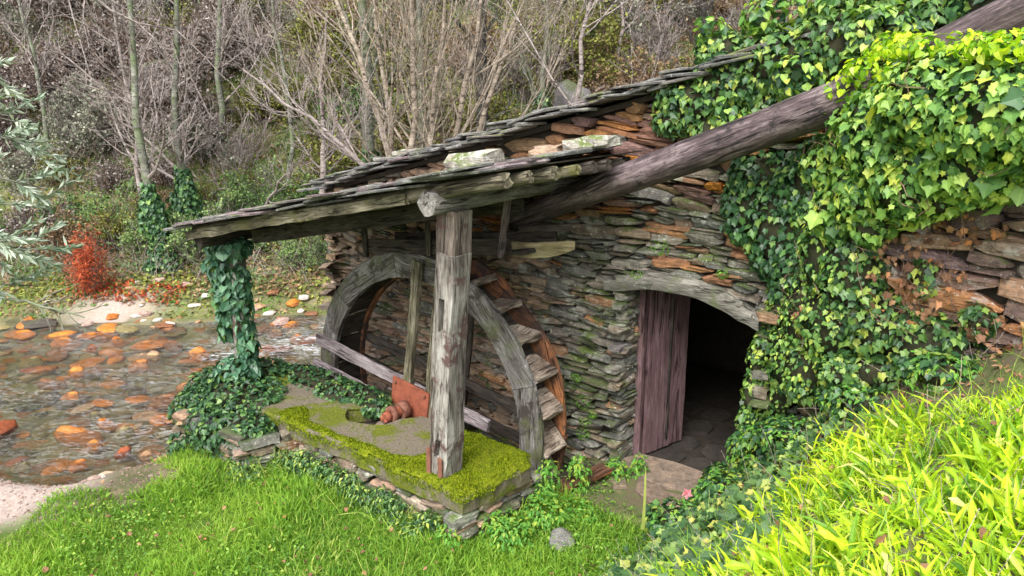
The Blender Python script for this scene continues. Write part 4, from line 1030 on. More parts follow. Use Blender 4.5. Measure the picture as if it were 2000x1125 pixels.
SMALL = (np.array([[0, 0, 0], [.4, .5, .08], [0, 1, -.05], [-.4, .5, .08]]), np.array([[0, 1, 2], [0, 2, 3]]))
def blade(k=3, w=.09, bend=.5):
    V = []; 
    for i in range(k): t = i/k; V += [[-w*(1-t*.6), bend*t*t, t], [w*(1-t*.6), bend*t*t, t]]
    V.append([0, bend, 1.]); F4 = [(2*i, 2*i+1, 2*i+3, 2*i+2) for i in range(k-1)]
    return np.array(V), ragged(F4+[(2*k-2, 2*k-1, 2*k)])
def lance(w=.1, bend=.6):
    """broad weed leaf: narrow stalk, wide middle, pointed, arching; creased along the midrib"""
    ts = [0, .3, .55, .8]; ws_ = [.02, w*.8, w, w*.65]; V = []; F = []
    for t, q in zip(ts, ws_):
        y = bend*t*t; V += [[-q, y, t*(1-.15*bend*t)+q*.5], [0, y, t*(1-.15*bend*t)], [q, y, t*(1-.15*bend*t)+q*.5]]
    V.append([0, bend, 1-.15*bend-.05])
    for i in range(3):
        a = 3*i; F += [(a, a+1, a+4, a+3), (a+1, a+2, a+5, a+4)]
    F += [(9, 10, 12), (10, 11, 12)]
    return np.array(V), ragged(F)
def ell_surface(ells, n, seed=0):
    """points and normals on the outside of a union of ellipsoids given as ((s,w,z),(rs,rw,rz)) in mill axes"""
    r = np.random.default_rng(seed); area = np.array([e[1][0]*e[1][2]+e[1][0]*e[1][1]+e[1][1]*e[1][2] for e in ells]); area = area/area.sum()
    P, Nn = [], []
    for e, a in zip(ells, area):
        k = int(n*a*1.4)+4; u = unit(r.normal(0, 1, (k, 3))); c_ = np.array(e[0]); q = np.array(e[1])
        p = c_+u*q*r.uniform(.88, 1.06, (k, 1)); nn = unit(u/q)
        P.append(p); Nn.append(nn)
    P = np.concatenate(P); Nn = np.concatenate(Nn); ok = np.ones(len(P), bool)
    for e in ells:
        ok &= ((((P-np.array(e[0]))/np.array(e[1]))**2).sum(1) > .76)
    P, Nn = P[ok], Nn[ok]
    toW = lambda a: a[:, :1]*DV+a[:, 1:2]*NV+a[:, 2:]*ZV
    return P0+toW(P), toW(Nn), P
def mass_core(name, ells, parent, mat, shrink=.86):
    Vs, Fs, b = [], [], 0
    bm = bmesh.new(); bmesh.ops.create_icosphere(bm, subdivisions=2, radius=1); base = np.array([v.co[:] for v in bm.verts]); fc = np.array([[v.index for v in f.verts] for f in bm.faces]); bm.free()
    for e in ells:
        r = np.random.default_rng(int(abs(e[0][0]*100))); q = base*(1+r.normal(0, .05, (len(base), 1)))
        p = np.array(e[0])+q*np.array(e[1])*shrink
        Vs.append(P0+p[:, :1]*DV+p[:, 1:2]*NV+p[:, 2:]*ZV); Fs.append(fc+b); b += len(base)
    return obj(name, mesh(name, np.concatenate(Vs), np.concatenate(Fs), mat, True), None, parent, kind='stuff')
LEAFME = {}
def leafy(parent, tmpl, tname, P, Nn, size, mat, nsep, roll=None, seed=0, lay=.5, view=(0, 0, 3.65)):
    """nsep leaves nearest in the picture as parts, the rest one stuff mesh"""
    r = np.random.default_rng(seed); n = len(P)
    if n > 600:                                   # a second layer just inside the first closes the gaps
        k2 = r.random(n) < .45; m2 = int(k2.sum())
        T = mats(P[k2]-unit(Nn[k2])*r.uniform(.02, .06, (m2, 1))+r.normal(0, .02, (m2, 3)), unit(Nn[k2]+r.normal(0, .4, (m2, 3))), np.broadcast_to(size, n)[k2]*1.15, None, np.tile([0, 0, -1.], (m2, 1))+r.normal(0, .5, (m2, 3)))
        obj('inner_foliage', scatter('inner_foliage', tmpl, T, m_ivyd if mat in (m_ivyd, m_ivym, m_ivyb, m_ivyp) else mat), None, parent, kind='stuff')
    Nn = unit(Nn+r.normal(0, .38, Nn.shape)+np.array([0, 0, lay]))
    up = np.tile([0, 0, -1.], (n, 1))+r.normal(0, .35, (n, 3))
    size = np.broadcast_to(size, n)
    T = mats(P, Nn, np.c_[size*r.uniform(.75, 1.1, n), size*r.uniform(.85, 1.15, n), size*r.uniform(.2, 2.2, n)], None, up)
    face = ((np.array(view)-P)*Nn).sum(1); dist = np.linalg.norm(P-np.array(view), axis=1)
    show = size/dist*np.where(face > 0, 1, .2)+(r.random(n)*.25*size/dist)
    idx = np.argsort(-show); sep, rest = idx[:nsep], idx[nsep:]
    for i in sep:
        key = (tname, mat.name)
        if key not in LEAFME: LEAFME[key] = mesh('leaf', tmpl[0], tmpl[1], mat, vein=(np.abs(tmpl[0][:, 0]) < .03))
        obj('leaf', LEAFME[key], T[i], parent)
    if len(rest): obj('foliage', scatter('foliage', tmpl, T[rest], mat), None, parent, kind='stuff')
m_masscore = plain_mat('dark leaf mass core', (.02, .022, .012), (.05, .048, .025), 14)  # dark green-brown filler inside the leaf masses
def stems(parent, ells, n, seed, rad=.006, mat=None, ln=.5):
    P, Nn, _ = ell_surface(ells, n, seed); n = len(P); r = np.random.default_rng(seed)
    d = unit(np.cross(Nn, r.normal(0, 1, Nn.shape))+ZV*r.uniform(-.5, .5, (n, 1))); K = 5; t = np.linspace(0, 1, K)
    l_ = r.uniform(.4, 1, (n, 1, 1))*ln
    path = P[:, None]+d[:, None]*t[None, :, None]*l_+Nn[:, None]*(.05*np.sin(t*3.1))[None, :, None]+r.normal(0, .012, (n, K, 3))
    V, F = tubes(path, np.full((n, K), rad)*np.linspace(1, .5, K), 3)
    obj('stems', mesh('stems', V, F, mat or m_browntwig), None, parent, kind='stuff')

# ivy on the mill roof (behind the log)
EA = [((.62, -.05, 3.52), (.36, .22, .22)), ((.95, -.02, 3.68), (.42, .25, .28)), ((1.3, 0, 3.82), (.42, .3, .28)), ((1.72, .05, 3.93), (.45, .35, .30)), ((.80, 0, 3.90), (.22, .22, .17)), ((2.1, .15, 4.02), (.4, .35, .35)), ((1.25, .02, 3.50), (.5, .2, .26)), ((.45, -.08, 3.36), (.20, .14, .13)), ((.82, -.1, 3.30), (.25, .14, .12))]
ia = empty('roof_ivy', L(1.2, 0, 3.2), 'dark green ivy heaped over the mill roof above the long log', 'ivy')
mass_core('core', EA, ia, m_masscore); P_, N_n, _ = ell_surface(EA, 3600, 1); leafy(ia, IVY, 'i', P_, N_n, rng.uniform(.032, .075, len(P_)), m_ivym, 260, seed=1)
# yellowish flowering shoots standing above it
EA2 = [((.72, -.1, 4.06), (.13, .1, .12)), ((1.15, -.05, 4.16), (.2, .15, .14)), ((1.4, 0, 4.22), (.12, .12, .26)), ((1.62, .0, 4.30), (.14, .12, .30)), ((2.0, .0, 4.36), (.25, .2, .25)), ((1.0, -.25, 3.45), (.13, .1, .13)), ((1.5, -.3, 3.72), (.18, .12, .16)), ((2.0, -.2, 4.0), (.25, .15, .2))]
P_, N_n, _ = ell_surface(EA2, 600, 2); leafy(ia, IVY2, 'i2', P_, N_n, rng.uniform(.04, .075, len(P_)), m_ivyb, 30, seed=2)
# tall dark ivy beyond, along the top of the bank
EB = [((2.5, .5, 4.25), (.6, .4, .45)), ((3.2, .4, 4.5), (.7, .4, .5)), ((2.9, -.1, 4.15), (.5, .25, .3)), ((3.9, .3, 4.8), (.8, .5, .6))]
ib = empty('bank_ivy', L(3, .4, 3.6), 'dark ivy climbing behind the upper end of the log', 'ivy')
mass_core('core', EB, ib, m_masscore); P_, N_n, _ = ell_surface(EB, 1700, 3); leafy(ib, IVY, 'i', P_, N_n, rng.uniform(.05, .09, len(P_)), m_ivyd, 120, seed=3)
# ivy hanging on the wall under the log
EC = [((1.12, -.06, 2.68), (.22, .10, .30)), ((1.42, -.1, 2.55), (.28, .14, .45)), ((1.25, -.06, 2.95), (.3, .1, .2)), ((1.6, -.12, 2.25), (.22, .14, .35)), ((1.75, -.15, 2.9), (.35, .2, .4)), ((1.5, -.05, 2.0), (.14, .08, .2))]
ic = empty('wall_ivy', L(1.4, -.1, 2.2), 'dark ivy patch hanging on the stone wall below the log', 'ivy')
mass_core('core', EC, ic, m_masscore, .75); P_, N_n, _ = ell_surface(EC, 1900, 5); leafy(ic, IVY, 'i', P_, N_n, rng.uniform(.035, .07, len(P_)), m_ivyd, 200, seed=5)
# the great bright overhanging mass in front of the log
ED = [((2.25, -.70, 3.36), (.30, .28, .34)), ((2.60, -.85, 3.54), (.42, .34, .32)), ((2.9, -.95, 3.52), (.42, .36, .34)), ((3.3, -1.0, 3.50), (.45, .36, .32)), ((2.10, -.58, 3.00), (.20, .22, .30)), ((2.42, -.72, 3.10), (.30, .26, .30)), ((2.75, -.82, 3.20), (.34, .26, .24)), ((2.0, -.52, 3.42), (.18, .2, .16)), ((3.6, -1.0, 3.55), (.4, .4, .35)), ((2.45, -.66, 3.70), (.3, .25, .15)), ((1.92, -.44, 2.80), (.16, .18, .24)), ((2.2, -.6, 2.72), (.14, .14, .12)), ((1.75, -.38, 3.1), (.12, .12, .14)), ((2.62, -.78, 2.96), (.12, .1, .10)), ((1.88, -.42, 3.2), (.12, .14, .14))]
idd = empty('bright_ivy', L(2.7, -.8, 2.9), 'bright yellow green large-leaved ivy overhanging the right wall in front of the log', 'ivy')
mass_core('core', ED, idd, m_masscore, .84); P_, N_n, _ = ell_surface(ED, 8200, 7)
sz_ = .028+.046*rng.random(len(P_))**1.5; sz_[rng.random(len(P_)) < .05] *= 1.8
leafy(idd, IVY, 'i', P_, N_n, sz_, m_ivyb, 290, seed=7); stems(idd, ED, 50, 3, .004, m_browntwig, .3)
EDt = [((2.2, -.7, 3.74), (.28, .2, .10)), ((2.55, -.8, 3.86), (.35, .2, .09)), ((3.0, -1.05, 3.84), (.4, .25, .10)), ((3.3, -1.2, 3.8), (.3, .25, .12)), ((1.98, -.62, 3.60), (.18, .12, .14)), ((1.85, -.55, 3.50), (.12, .1, .1)), ((2.25, -.62, 3.86), (.22, .16, .12))]
P_, N_n, _ = ell_surface(EDt, 900, 8); leafy(idd, IVY2, 'i2', P_, N_n, rng.uniform(.03, .06, len(P_)), m_lime, 0, seed=8, lay=.2)
# curtain of mixed ivy below it, right of the doorway
EE = [((1.85, -.32, 2.45), (.20, .2, .38)), ((2.08, -.42, 2.35), (.24, .22, .42)), ((1.75, -.25, 1.95), (.20, .2, .4)), ((2.0, -.38, 1.95), (.28, .22, .34)), ((2.35, -.45, 2.0), (.3, .18, .26)), ((1.60, -.14, 1.55), (.18, .18, .36)), ((1.80, -.25, 1.5), (.2, .22, .3)), ((2.65, -.54, 1.95), (.30, .12, .22)), ((2.35, -.50, 1.66), (.26, .10, .14)), ((2.9, -.62, 2.2), (.10, .06, .10)), ((2.55, -.56, 2.42), (.08, .06, .12)), ((2.1, -.5, 1.62), (.2, .14, .14)), ((1.5, .0, 1.15), (.18, .18, .3)), ((1.66, -.2, 2.7), (.14, .12, .16)), ((1.42, .12, .85), (.18, .2, .25)), ((1.37, -.04, 1.50), (.10, .16, .20)), ((1.35, .0, 1.1), (.13, .2, .3)), ((1.36, .05, .65), (.18, .22, .3)), ((1.50, -.08, 1.85), (.14, .12, .16)), ((1.33, -.10, 1.42), (.09, .10, .18)), ((1.31, -.10, 1.1), (.09, .12, .2)), ((1.31, -.10, .85), (.10, .14, .2))]
ie = empty('curtain_ivy', L(1.9, -.3, 1.3), 'tall curtain of mid green ivy between the doorway and the right wall', 'ivy')
mass_core('core', EE, ie, m_masscore, .8); P_, N_n, Ps = ell_surface(EE, 5600, 9)
br = (Ps[:, 0] < 2.0) & (rng.random(len(Ps)) < .75)
leafy(ie, IVY, 'i', P_[~br], N_n[~br], rng.uniform(.025, .065, (~br).sum()), m_ivym, 240, seed=9)
leafy(ie, IVY2, 'i2', P_[br], N_n[br], rng.uniform(.02, .048, br.sum()), m_ivyb, 50, seed=10); stems(ie, EE[:5], 50, 4, .004, m_browntwig, .35)
# withered leaves caught on the right wall
EF = [((2.35, -.52, 2.52), (.2, .10, .20)), ((2.65, -.56, 2.78), (.32, .08, .12)), ((2.3, -.54, 2.28), (.14, .1, .2)), ((2.65, -.56, 2.4), (.2, .05, .14)), ((1.75, -.42, 1.95), (.06, .06, .14)), ((3.1, -.62, 2.15), (.3, .07, .12)), ((2.55, -.56, 2.2), (.12, .08, .2))]
il = empty('withered_vine', L(2.7, -.6, 2.2), 'withered brown vine leaves and bare stems caught on the right wall', 'dead vine')
P_, N_n, _ = ell_surface(EF, 330, 11); leafy(il, IVY, 'i', P_, N_n, rng.uniform(.025, .06, len(P_)), m_dead, 120, seed=11, lay=-.2); stems(il, EF, 40, 6, .0035, m_browntwig, .35)

# ivy round the left post, and over the left end of the pier
EG = [((-3.97, -1.68, 1.98), (.32, .18, .13)), ((-4.05, -1.68, 1.74), (.20, .15, .2)), ((-3.98, -1.68, 1.42), (.17, .15, .22)), ((-4.06, -1.70, 1.18), (.09, .09, .10)), ((-3.80, -1.64, 1.3), (.06, .08, .5)), ((-3.78, -1.66, .80), (.08, .10, .26)), ((-3.88, -1.72, .58), (.26, .22, .15)), ((-4.12, -1.7, .98), (.06, .07, .1))]
ig = empty('post_ivy', L(-3.9, -1.64, .45), 'column of heart-shaped ivy leaves wrapped round the left shelter post', 'ivy')
P_, N_n, _ = ell_surface(EG, 820, 13); leafy(ig, IVY2, 'i2', P_, N_n, rng.uniform(.06, .12, len(P_)), m_ivyp, 280, seed=13); mass_core('core', EG[:3]+EG[6:7], ig, m_masscore, .6)
EH = [((-3.6, -1.9, .42), (.6, .45, .16)), ((-3.95, -1.55, .42), (.4, .5, .17)), ((-3.9, -2.15, .25), (.35, .35, .28)), ((-3.4, -2.35, .22), (.4, .25, .25)), ((-3.75, -2.3, -.02), (.25, .35, .3)), ((-3.1, -2.2, .34), (.4, .25, .12)), ((-3.2, -1.2, .46), (.7, .22, .10)), ((-2.55, -1.18, .46), (.5, .17, .09)), ((-2.2, -1.25, .44), (.22, .15, .08)), ((-2.95, -2.3, .15), (.25, .16, .2)), ((-2.7, -1.35, .45), (.3, .14, .05)), ((-4.25, -1.9, .2), (.2, .3, .35))]
ih = empty('pier_ivy', L(-3.6, -1.9, .3), 'dense dark ivy spilling over the left end of the stone pier', 'ivy')
P_, N_n, _ = ell_surface(EH, 5200, 15); leafy(ih, IVY2, 'i2', P_, N_n, rng.uniform(.03, .07, len(P_)), m_ivyd, 285, seed=15); mass_core('core', EH, ih, m_masscore, .72)
# low plants along the pier foot
EI = [((-1.65, -2.12, .14), (.22, .09, .12)), ((-2.2, -2.12, .14), (.2, .09, .14)), ((-.6, -2.12, .12), (.14, .08, .12)), ((-1.15, -2.12, .16), (.12, .08, .1)), ((-2.4, -2.15, .05), (.3, .14, .16)), ((-1.9, -2.12, .12), (.16, .12, .18)), ((-1.35, -2.15, .06), (.24, .12, .14)), ((-1.0, -2.14, .10), (.16, .1, .14)), ((-.8, -2.2, .04), (.2, .12, .1)), ((-2.1, -2.2, -.02), (.3, .14, .1)), ((-2.75, -2.45, -.02), (.3, .15, .14))]
ii_ = empty('foot_ivy', L(-1.7, -2.15, 0), 'small-leaved ivy and herbs growing up the front foot of the pier', 'ivy')
P_, N_n, _ = ell_surface(EI, 3200, 17); leafy(ii_, OVAL, 'o', P_, N_n, rng.uniform(.025, .055, len(P_)), m_ivym, 150, seed=17)
EJ = [((-.05, -1.75, .08), (.24, .2, .16)), ((.05, -1.35, .10), (.2, .2, .16)), ((-.12, -1.1, .22), (.10, .12, .22)), ((.0, -.75, .18), (.1, .1, .2)), ((-.35, -2.12, .08), (.12, .10, .14)), ((.2, -1.1, .05), (.2, .16, .08)), ((.12, -.28, .06), (.12, .1, .12)), ((.28, -.12, .08), (.07, .07, .14))]
ij = empty('corner_herbs', L(0, -1.4, 0), 'pale green herbs at the right end of the pier and below the wheel', 'herb')
P_, N_n, _ = ell_surface(EJ, 1700, 19); leafy(ij, OVAL, 'o', P_, N_n, rng.uniform(.03, .06, len(P_)), m_fern, 200, seed=19, lay=.8)
# tiny plants rooted in the wall joints
for k, (s_, z_, rr) in enumerate([(-.42, .55, .09), (-.38, .35, .07), (-.40, .2, .08), (.35, 2.25, .10), (.15, 1.95, .08), (-.3, .45, .05), (-.5, .8, .06), (.95, 2.1, .05)]):
    E_ = [((s_, -.06, z_), (rr, .04, rr*.8))]
    wp = empty('wall_plant', L(s_, -.03, z_), 'tiny green tuft rooted in a joint of the mill wall', 'plant', 'tufts in the wall joints')
    P_, N_n, _ = ell_surface(E_, 70, 30+k); leafy(wp, OVAL, 'o', P_, N_n, rng.uniform(.015, .03, len(P_)), m_clover, 0, seed=30+k)

# ------------------------------------------------------------------ scatter over the ground
def ground_pts(n, xr, yr, cond, seed):
    r = np.random.default_rng(seed); x = r.uniform(*xr, n); y = r.uniform(*yr, n); k = cond(x, y); x, y = x[k], y[k]
    return np.stack([x, y, ground_z(x, y)], 1)
def bankd(x, y): return (x-1.3)*.75-(y-5.6)*.66
def lawn(x, y):
    s, w = toSW(x, y); d = sdf(x, y, STREAM)
    ok = (w < -2.0)|((s > -.2) & (w < -.95) & (s < 1.4))
    ok &= (d > .75+.35*fbm(x*2, y*2)) & (bankd(x, y) < .35) & ~((x < -3.0) & (d < .8+.9*fbm(x*1.7+5, y*1.7)))
    ok &= (vnoise(x*2.6+3, y*2.6) > .12)
    return ok
BL = [blade(3, .05, b) for b in (.3, .6, .9)]
P_ = ground_pts(95000, (-4.2, 2.2), (3.2, 7.6), lawn, 41); n = len(P_)
hgt = .045+.09*np.clip(vnoise(P_[:, 0]*1.6, P_[:, 1]*1.6), 0, 1)*rng.uniform(.5, 1.3, n)
T_ = mats(P_, rng.normal(0, .45, P_.shape)+[0, 0, 1.], np.c_[hgt*.9+.03, hgt*1.1, hgt], rng.random(n)*6.3)
tag(obj('lawn_grass', scatter('lawn_grass', BL, T_, m_grass, rnd=np.clip(.25+.7*vnoise(P_[:, 0]*1.2, P_[:, 1]*1.2)+rng.normal(0, .16, n), 0, .999)), kind='stuff'), 'bright green lawn grass in front of the pier', 'grass')
# longer tufts along the pier foot and sand edge
def tuftcond(x, y):
    s, w = toSW(x, y); return ((w < -2.08) & (w > -2.5) & (s > -2.9) & (s < -.1)) | ((w < -2.4) & (w > -2.9) & (s > -3.6) & (s < -2.6)) | ((vnoise(x*2, y*2+9) > .72) & lawn(x, y))
P_ = ground_pts(22000, (-4.2, 2.2), (4.2, 8), tuftcond, 42); P_ = P_[vnoise(P_[:, 0]*4, P_[:, 1]*4) > .42]; n = len(P_); hgt = rng.uniform(.10, .24, n)
T_ = mats(P_, rng.normal(0, .4, P_.shape)+[0, 0, 1.], np.c_[hgt*.4, hgt*1.3, hgt], rng.random(n)*6.3)
tag(obj('grass_tufts', scatter('grass_tufts', BL, T_, m_grass), kind='stuff'), 'longer arching grass tufts along the foot of the pier', 'grass')
# clover-like herbs between the slab and the lawn
def herbc(x, y):
    s, w = toSW(x, y); return (s > -.35) & (s < 1.5) & (w < -.28) & (w > -1.7) & (bankd(x, y) < .45) & ~((s > .25) & (w > -.75) & (s < 1.2))
P_ = ground_pts(9000, (-1, 2.6), (4.2, 7), herbc, 43); n = len(P_); P_[:, 2] += rng.uniform(.01, .07, n)
T_ = mats(P_, rng.normal(0, .35, P_.shape)+[0, 0, 1.], rng.uniform(.018, .038, n), rng.random(n)*6.3)
tag(obj('clover', scatter('clover', [OVAL, SMALL], T_, m_clover), kind='stuff'), 'low clover-like herbs between the path slab and the lawn', 'herbs')

# foreground weeds on the right bank
def tooth_leaf(seed):
    r_t = np.random.default_rng(seed); ts = np.linspace(.12, .92, 6); V = [[0, 0, 0]]; F = []
    for i, t in enumerate(ts):
        q = (.03+.06*math.sin(t*2.6))*(1.35 if i % 2 else .55)*r_t.uniform(.8, 1.2); y = .8*t*t
        V += [[-q, y, t*(1-.3*t)+.02], [0, y, t*(1-.3*t)], [q, y, t*(1-.3*t)+.02]]
    V.append([0, .85, .66]); F += [(0, 2, 1), (0, 3, 2)]
    for i in range(5):
        a = 1+3*i; F += [(a, a+1, a+4, a+3), (a+1, a+2, a+5, a+4)]
    F += [(16, 17, 19), (17, 18, 19)]
    return np.array(V, float), ragged(F)
LN = [tooth_leaf(1), lance(.045, .9), lance(.055, .6), lance(.04, 1.2), lance(.07, .5), lance(.075, .8), lance(.05, .4), lance(.06, 1.1)]
def weedc(x, y):
    s, w = toSW(x, y); b = bankd(x, y)
    return (b > 1.02+.5*fbm(x*1.7, y*1.7)+.25*sm((y-3.8)/1.)) & (w < -1.0-.35*sm((s-2)/1)+.3*fbm(x*3, y*3)) & (y > 1.0)
P_ = ground_pts(56000, (-.5, 6.5), (1.2, 6), weedc, 44); P_ = P_[vnoise(P_[:, 0]*3.1, P_[:, 1]*3.1) > .05]; n = len(P_)
hgt = rng.uniform(.07, .19, n)*(.55+.8*vnoise(P_[:, 0]*2.6, P_[:, 1]*2.6))
T_ = mats(P_+[0, 0, -.01], rng.normal(0, .5, P_.shape)+[-.15, .1, 1.], np.c_[hgt*1.1, hgt, hgt], rng.random(n)*6.3)
tag(obj('bank_weeds', scatter('bank_weeds', LN, T_, m_lime, rnd=np.clip(.05+.75*vnoise(P_[:, 0]*4, P_[:, 1]*4)+rng.normal(0, .26, n), 0, .999)), kind='stuff'), 'bright lime green long-leaved weeds covering the right foreground bank', 'weeds')
P_ = ground_pts(6500, (-.5, 6.5), (1.2, 6), lambda x, y: (bankd(x, y) > .55) & (toSW(x, y)[1] < -.85), 144); n = len(P_); hgt = rng.uniform(.08, .22, n)
T_ = mats(P_, rng.normal(0, .55, P_.shape)+[0, 0, 1.], np.c_[hgt*.35, hgt*1.3, hgt], rng.random(n)*6.3)
tag(obj('bank_grass', scatter('bank_grass', BL, T_, m_grass), kind='stuff'), 'thin grass blades mixed into the weeds of the right bank', 'grass')
# ivy along the lower edge of the bank
def ivyc(x, y):
    b = bankd(x, y); s, w = toSW(x, y); return (b > -.12+.12*fbm(x*3, y*3)) & (b < 1.35+.4*fbm(x*2, y*2)) & (w < .3) & (s < 2.3) & ~((s < 1.25) & (w > -.75))
P_ = ground_pts(9500, (-1.2, 3.2), (2.6, 7), ivyc, 45); n = len(P_); P_[:, 2] += rng.uniform(.01, .13, n)
gi = empty('ground_ivy', (.9, 4.2, .8), 'grey green ivy creeping over the near edge of the bank', 'ivy')
nearf = P_[:, 1] < 5.0
m_ivyf = leaf_mat('green foreground ivy', [(0, (.02, .06, .022)), (.4, (.06, .13, .045)), (.7, (.12, .22, .06)), (.9, (.27, .38, .09)), (1, (.42, .40, .10))], .2, .5, .3)
leafy(gi, IVY, 'i', P_[nearf], np.tile([-.3, -.4, 1.], (nearf.sum(), 1)), rng.uniform(.03, .08, nearf.sum()), m_ivyf, 280, seed=45, lay=.3)
gi2 = empty('slope_ivy', (2.0, 5.6, .6), 'mixed small-leaved ivy on the slope right of the path slab', 'ivy')
leafy(gi2, IVY2, 'i2', P_[~nearf], np.tile([-.3, -.3, 1.], ((~nearf).sum(), 1)), rng.uniform(.025, .055, (~nearf).sum()), m_ivyf, 250, seed=46, lay=.3)
EK = [((1.22, -.42, .32), (.16, .2, .22)), ((1.4, -.25, .62), (.2, .22, .25)), ((1.65, -.5, .85), (.28, .22, .2)), ((1.25, -.7, .3), (.2, .2, .15)), ((1.95, -.75, 1.12), (.35, .2, .14)), ((1.5, -.9, .6), (.25, .25, .14)), ((2.35, -.72, 1.48), (.35, .14, .14)), ((1.2, -1.15, .35), (.28, .24, .14)), ((2.8, -.8, 1.85), (.3, .14, .14))]
ik = empty('bank_herbs', L(1.4, -.6, .3), 'bushy herbs on the slope beside the path slab and doorway', 'herb')
P_, N_n, Ps = ell_surface(EK, 3600, 47); tk = rng.random(len(P_)) < .55
leafy(ik, OVAL, 'o', P_[tk], N_n[tk], rng.uniform(.025, .065, tk.sum()), m_fern, 180, seed=47, lay=.6); leafy(ik, IVY, 'i', P_[~tk], N_n[~tk], rng.uniform(.03, .06, (~tk).sum()), m_ivyd, 60, seed=48)
mass_core('core', EK, ik, m_masscore, .6)
# dry litter on the bank
def litc(x, y):
    b = bankd(x, y); s, w = toSW(x, y); return (b > .2) & (w > -1.3) & (w < -.2) & (s > 1.3)
P_ = ground_pts(5200, (1, 5), (3, 7), litc, 49); n = len(P_); P_[:, 2] += .012
T_ = mats(P_, rng.normal(0, .4, P_.shape)+[0, 0, 1.], np.c_[rng.uniform(.02, .05, n), rng.uniform(.03, .07, n), rng.uniform(.02, .05, n)], rng.random(n)*6.3)
tag(obj('leaf_litter', scatter('leaf_litter', [OVAL, IVY2], T_, m_dead), kind='stuff'), 'dry brown leaf litter on the slope under the ivy', 'litter')
# one long pale grass leaf and a pink blossom in the foreground ivy
gb = tag(obj('grass_leaf', mesh('grass_leaf', *blade(5, .035, .12), m_grass), M4(np.array([.3, .1, 0.]), np.array([0, .3, 0.])+.0, np.array([.02, 0, .42]), (.80, 4.1, 1.02))), 'single tall pale grass leaf rising from the foreground ivy', 'grass leaf')
fl = empty('pink_flower', (1.12, 4.35, 1.12), 'small pink blossom among the foreground ivy leaves', 'flower')
m_pink = leaf_mat('pink petal', [(0, (.6, .16, .22)), (1, (.75, .3, .36))], .3)
for k in range(7):
    a = k*2*math.pi/7; n_ = np.array([math.cos(a)*.6-.2, math.sin(a)*.6-.5, .8])
    obj('petal', mesh('petal', *OVAL, m_pink), mats(np.array([[1.12, 4.35, 1.12]])+n_*.01, n_[None], np.array([[.045, .04, .04]]), np.array([a]))[0], fl)

# ------------------------------------------------------------------ trees
def branches(P, Rd, nchild, trange, lfac, ang, up, K=5, seed=0, rfac=.55, jit=.06, minr=.0035):
    """children of paths P (N,K0,3) with radii Rd"""
    r = np.random.default_rng(seed); N, K0, _ = P.shape; idx = np.repeat(np.arange(N), nchild); M_ = len(idx)
    t = r.uniform(*trange, M_)*(K0-1); i0 = np.clip(t.astype(int), 0, K0-2); f = (t-i0)[:, None]
    base = P[idx, i0]*(1-f)+P[idx, i0+1]*f; tan = unit(P[idx, i0+1]-P[idx, i0]); br_ = Rd[idx, i0]*(1-f[:, 0])+Rd[idx, i0+1]*f[:, 0]
    plen = np.linalg.norm(np.diff(P, axis=1), axis=2).sum(1)[idx]
    side = unit(np.cross(tan, r.normal(0, 1, tan.shape))); a = r.uniform(*ang, M_)[:, None]
    d = unit(tan*np.cos(a)+side*np.sin(a)); ln = plen*r.uniform(*lfac, M_)*(1-.45*t/(K0-1))
    path = np.zeros((M_, K, 3)); path[:, 0] = base; cur = d
    for k in range(1, K):
        cur = unit(cur+np.array([0, 0, up])+r.normal(0, jit*2.2, cur.shape)); path[:, k] = path[:, k-1]+cur*(ln/(K-1))[:, None]
    rad = np.maximum((br_*rfac)[:, None]*np.linspace(1, .35, K)[None], minr)
    return path, rad
def trunkpath(pts, K=10, jit=.03, seed=0):
    pts = np.array(pts, float); t = np.linspace(0, len(pts)-1, K); o = np.stack([np.interp(t, np.arange(len(pts)), pts[:, i]) for i in range(3)], 1)
    o[1:-1] += np.random.default_rng(seed).normal(0, jit, (K-2, 3)); return o[None]
def tree(name, trunks, r0, levels, mat, label, cat='tree', group=None, seed=0, twigmat=None, r1=.25, ivy=None, trunk_ivy=None):
    base = np.array(trunks[0][0], float)
    t_ = empty(name, base, label, cat, group)
    P = np.concatenate([trunkpath(t, 10, .03, seed+i) for i, t in enumerate(trunks)]); rr = np.array([r0 if np.ndim(r0) == 0 else r0[i] for i in range(len(trunks))])
    Rd = rr[:, None]*np.linspace(1, r1, 10)[None]
    for i in range(len(P)):
        V, F = tubes(P[i:i+1], Rd[i:i+1], 9); obj('trunk', mesh('trunk', V, F, mat, True), None, t_)
    cur, cr_ = P, Rd; Vs, Fs, b = [], [], 0
    for li, lv in enumerate(levels):
        cur, cr_ = branches(cur, cr_, seed=seed*10+li, **lv)
        V, F = tubes(cur, cr_, 5 if li == 0 else 3); Vs.append(V); Fs.append(F+b); b += len(V)
    if Vs: obj('crown', mesh('crown', np.concatenate(Vs), np.concatenate(Fs), twigmat or mat), None, t_)
    if trunk_ivy is not None:
        t0, t1, rad, n, mt = trunk_ivy; r = np.random.default_rng(seed)
        tt = r.uniform(t0, t1, n)*9; i0 = np.clip(tt.astype(int), 0, 8); f = (tt-i0)[:, None]
        c_ = P[0, i0]*(1-f)+P[0, i0+1]*f; a = r.random(n)*6.28
        dirn = np.stack([np.cos(a), np.sin(a), r.normal(0, .3, n)], 1)
        rad_ = rad*(1+.35*np.sin(tt*3+seed))*(1-.5*(tt/9-t0)/(t1-t0+.01))
        p = c_+dirn*(rad_*r.uniform(.75, 1.15, n))[:, None]
        T = mats(p, unit(dirn+r.normal(0, .4, dirn.shape)+[0, 0, .4]), r.uniform(.06, .12, n), r.normal(np.pi, .5, n))
        obj('ivy', scatter('ivy', IVY2, T, mt), None, t_, kind='stuff')
    return t_
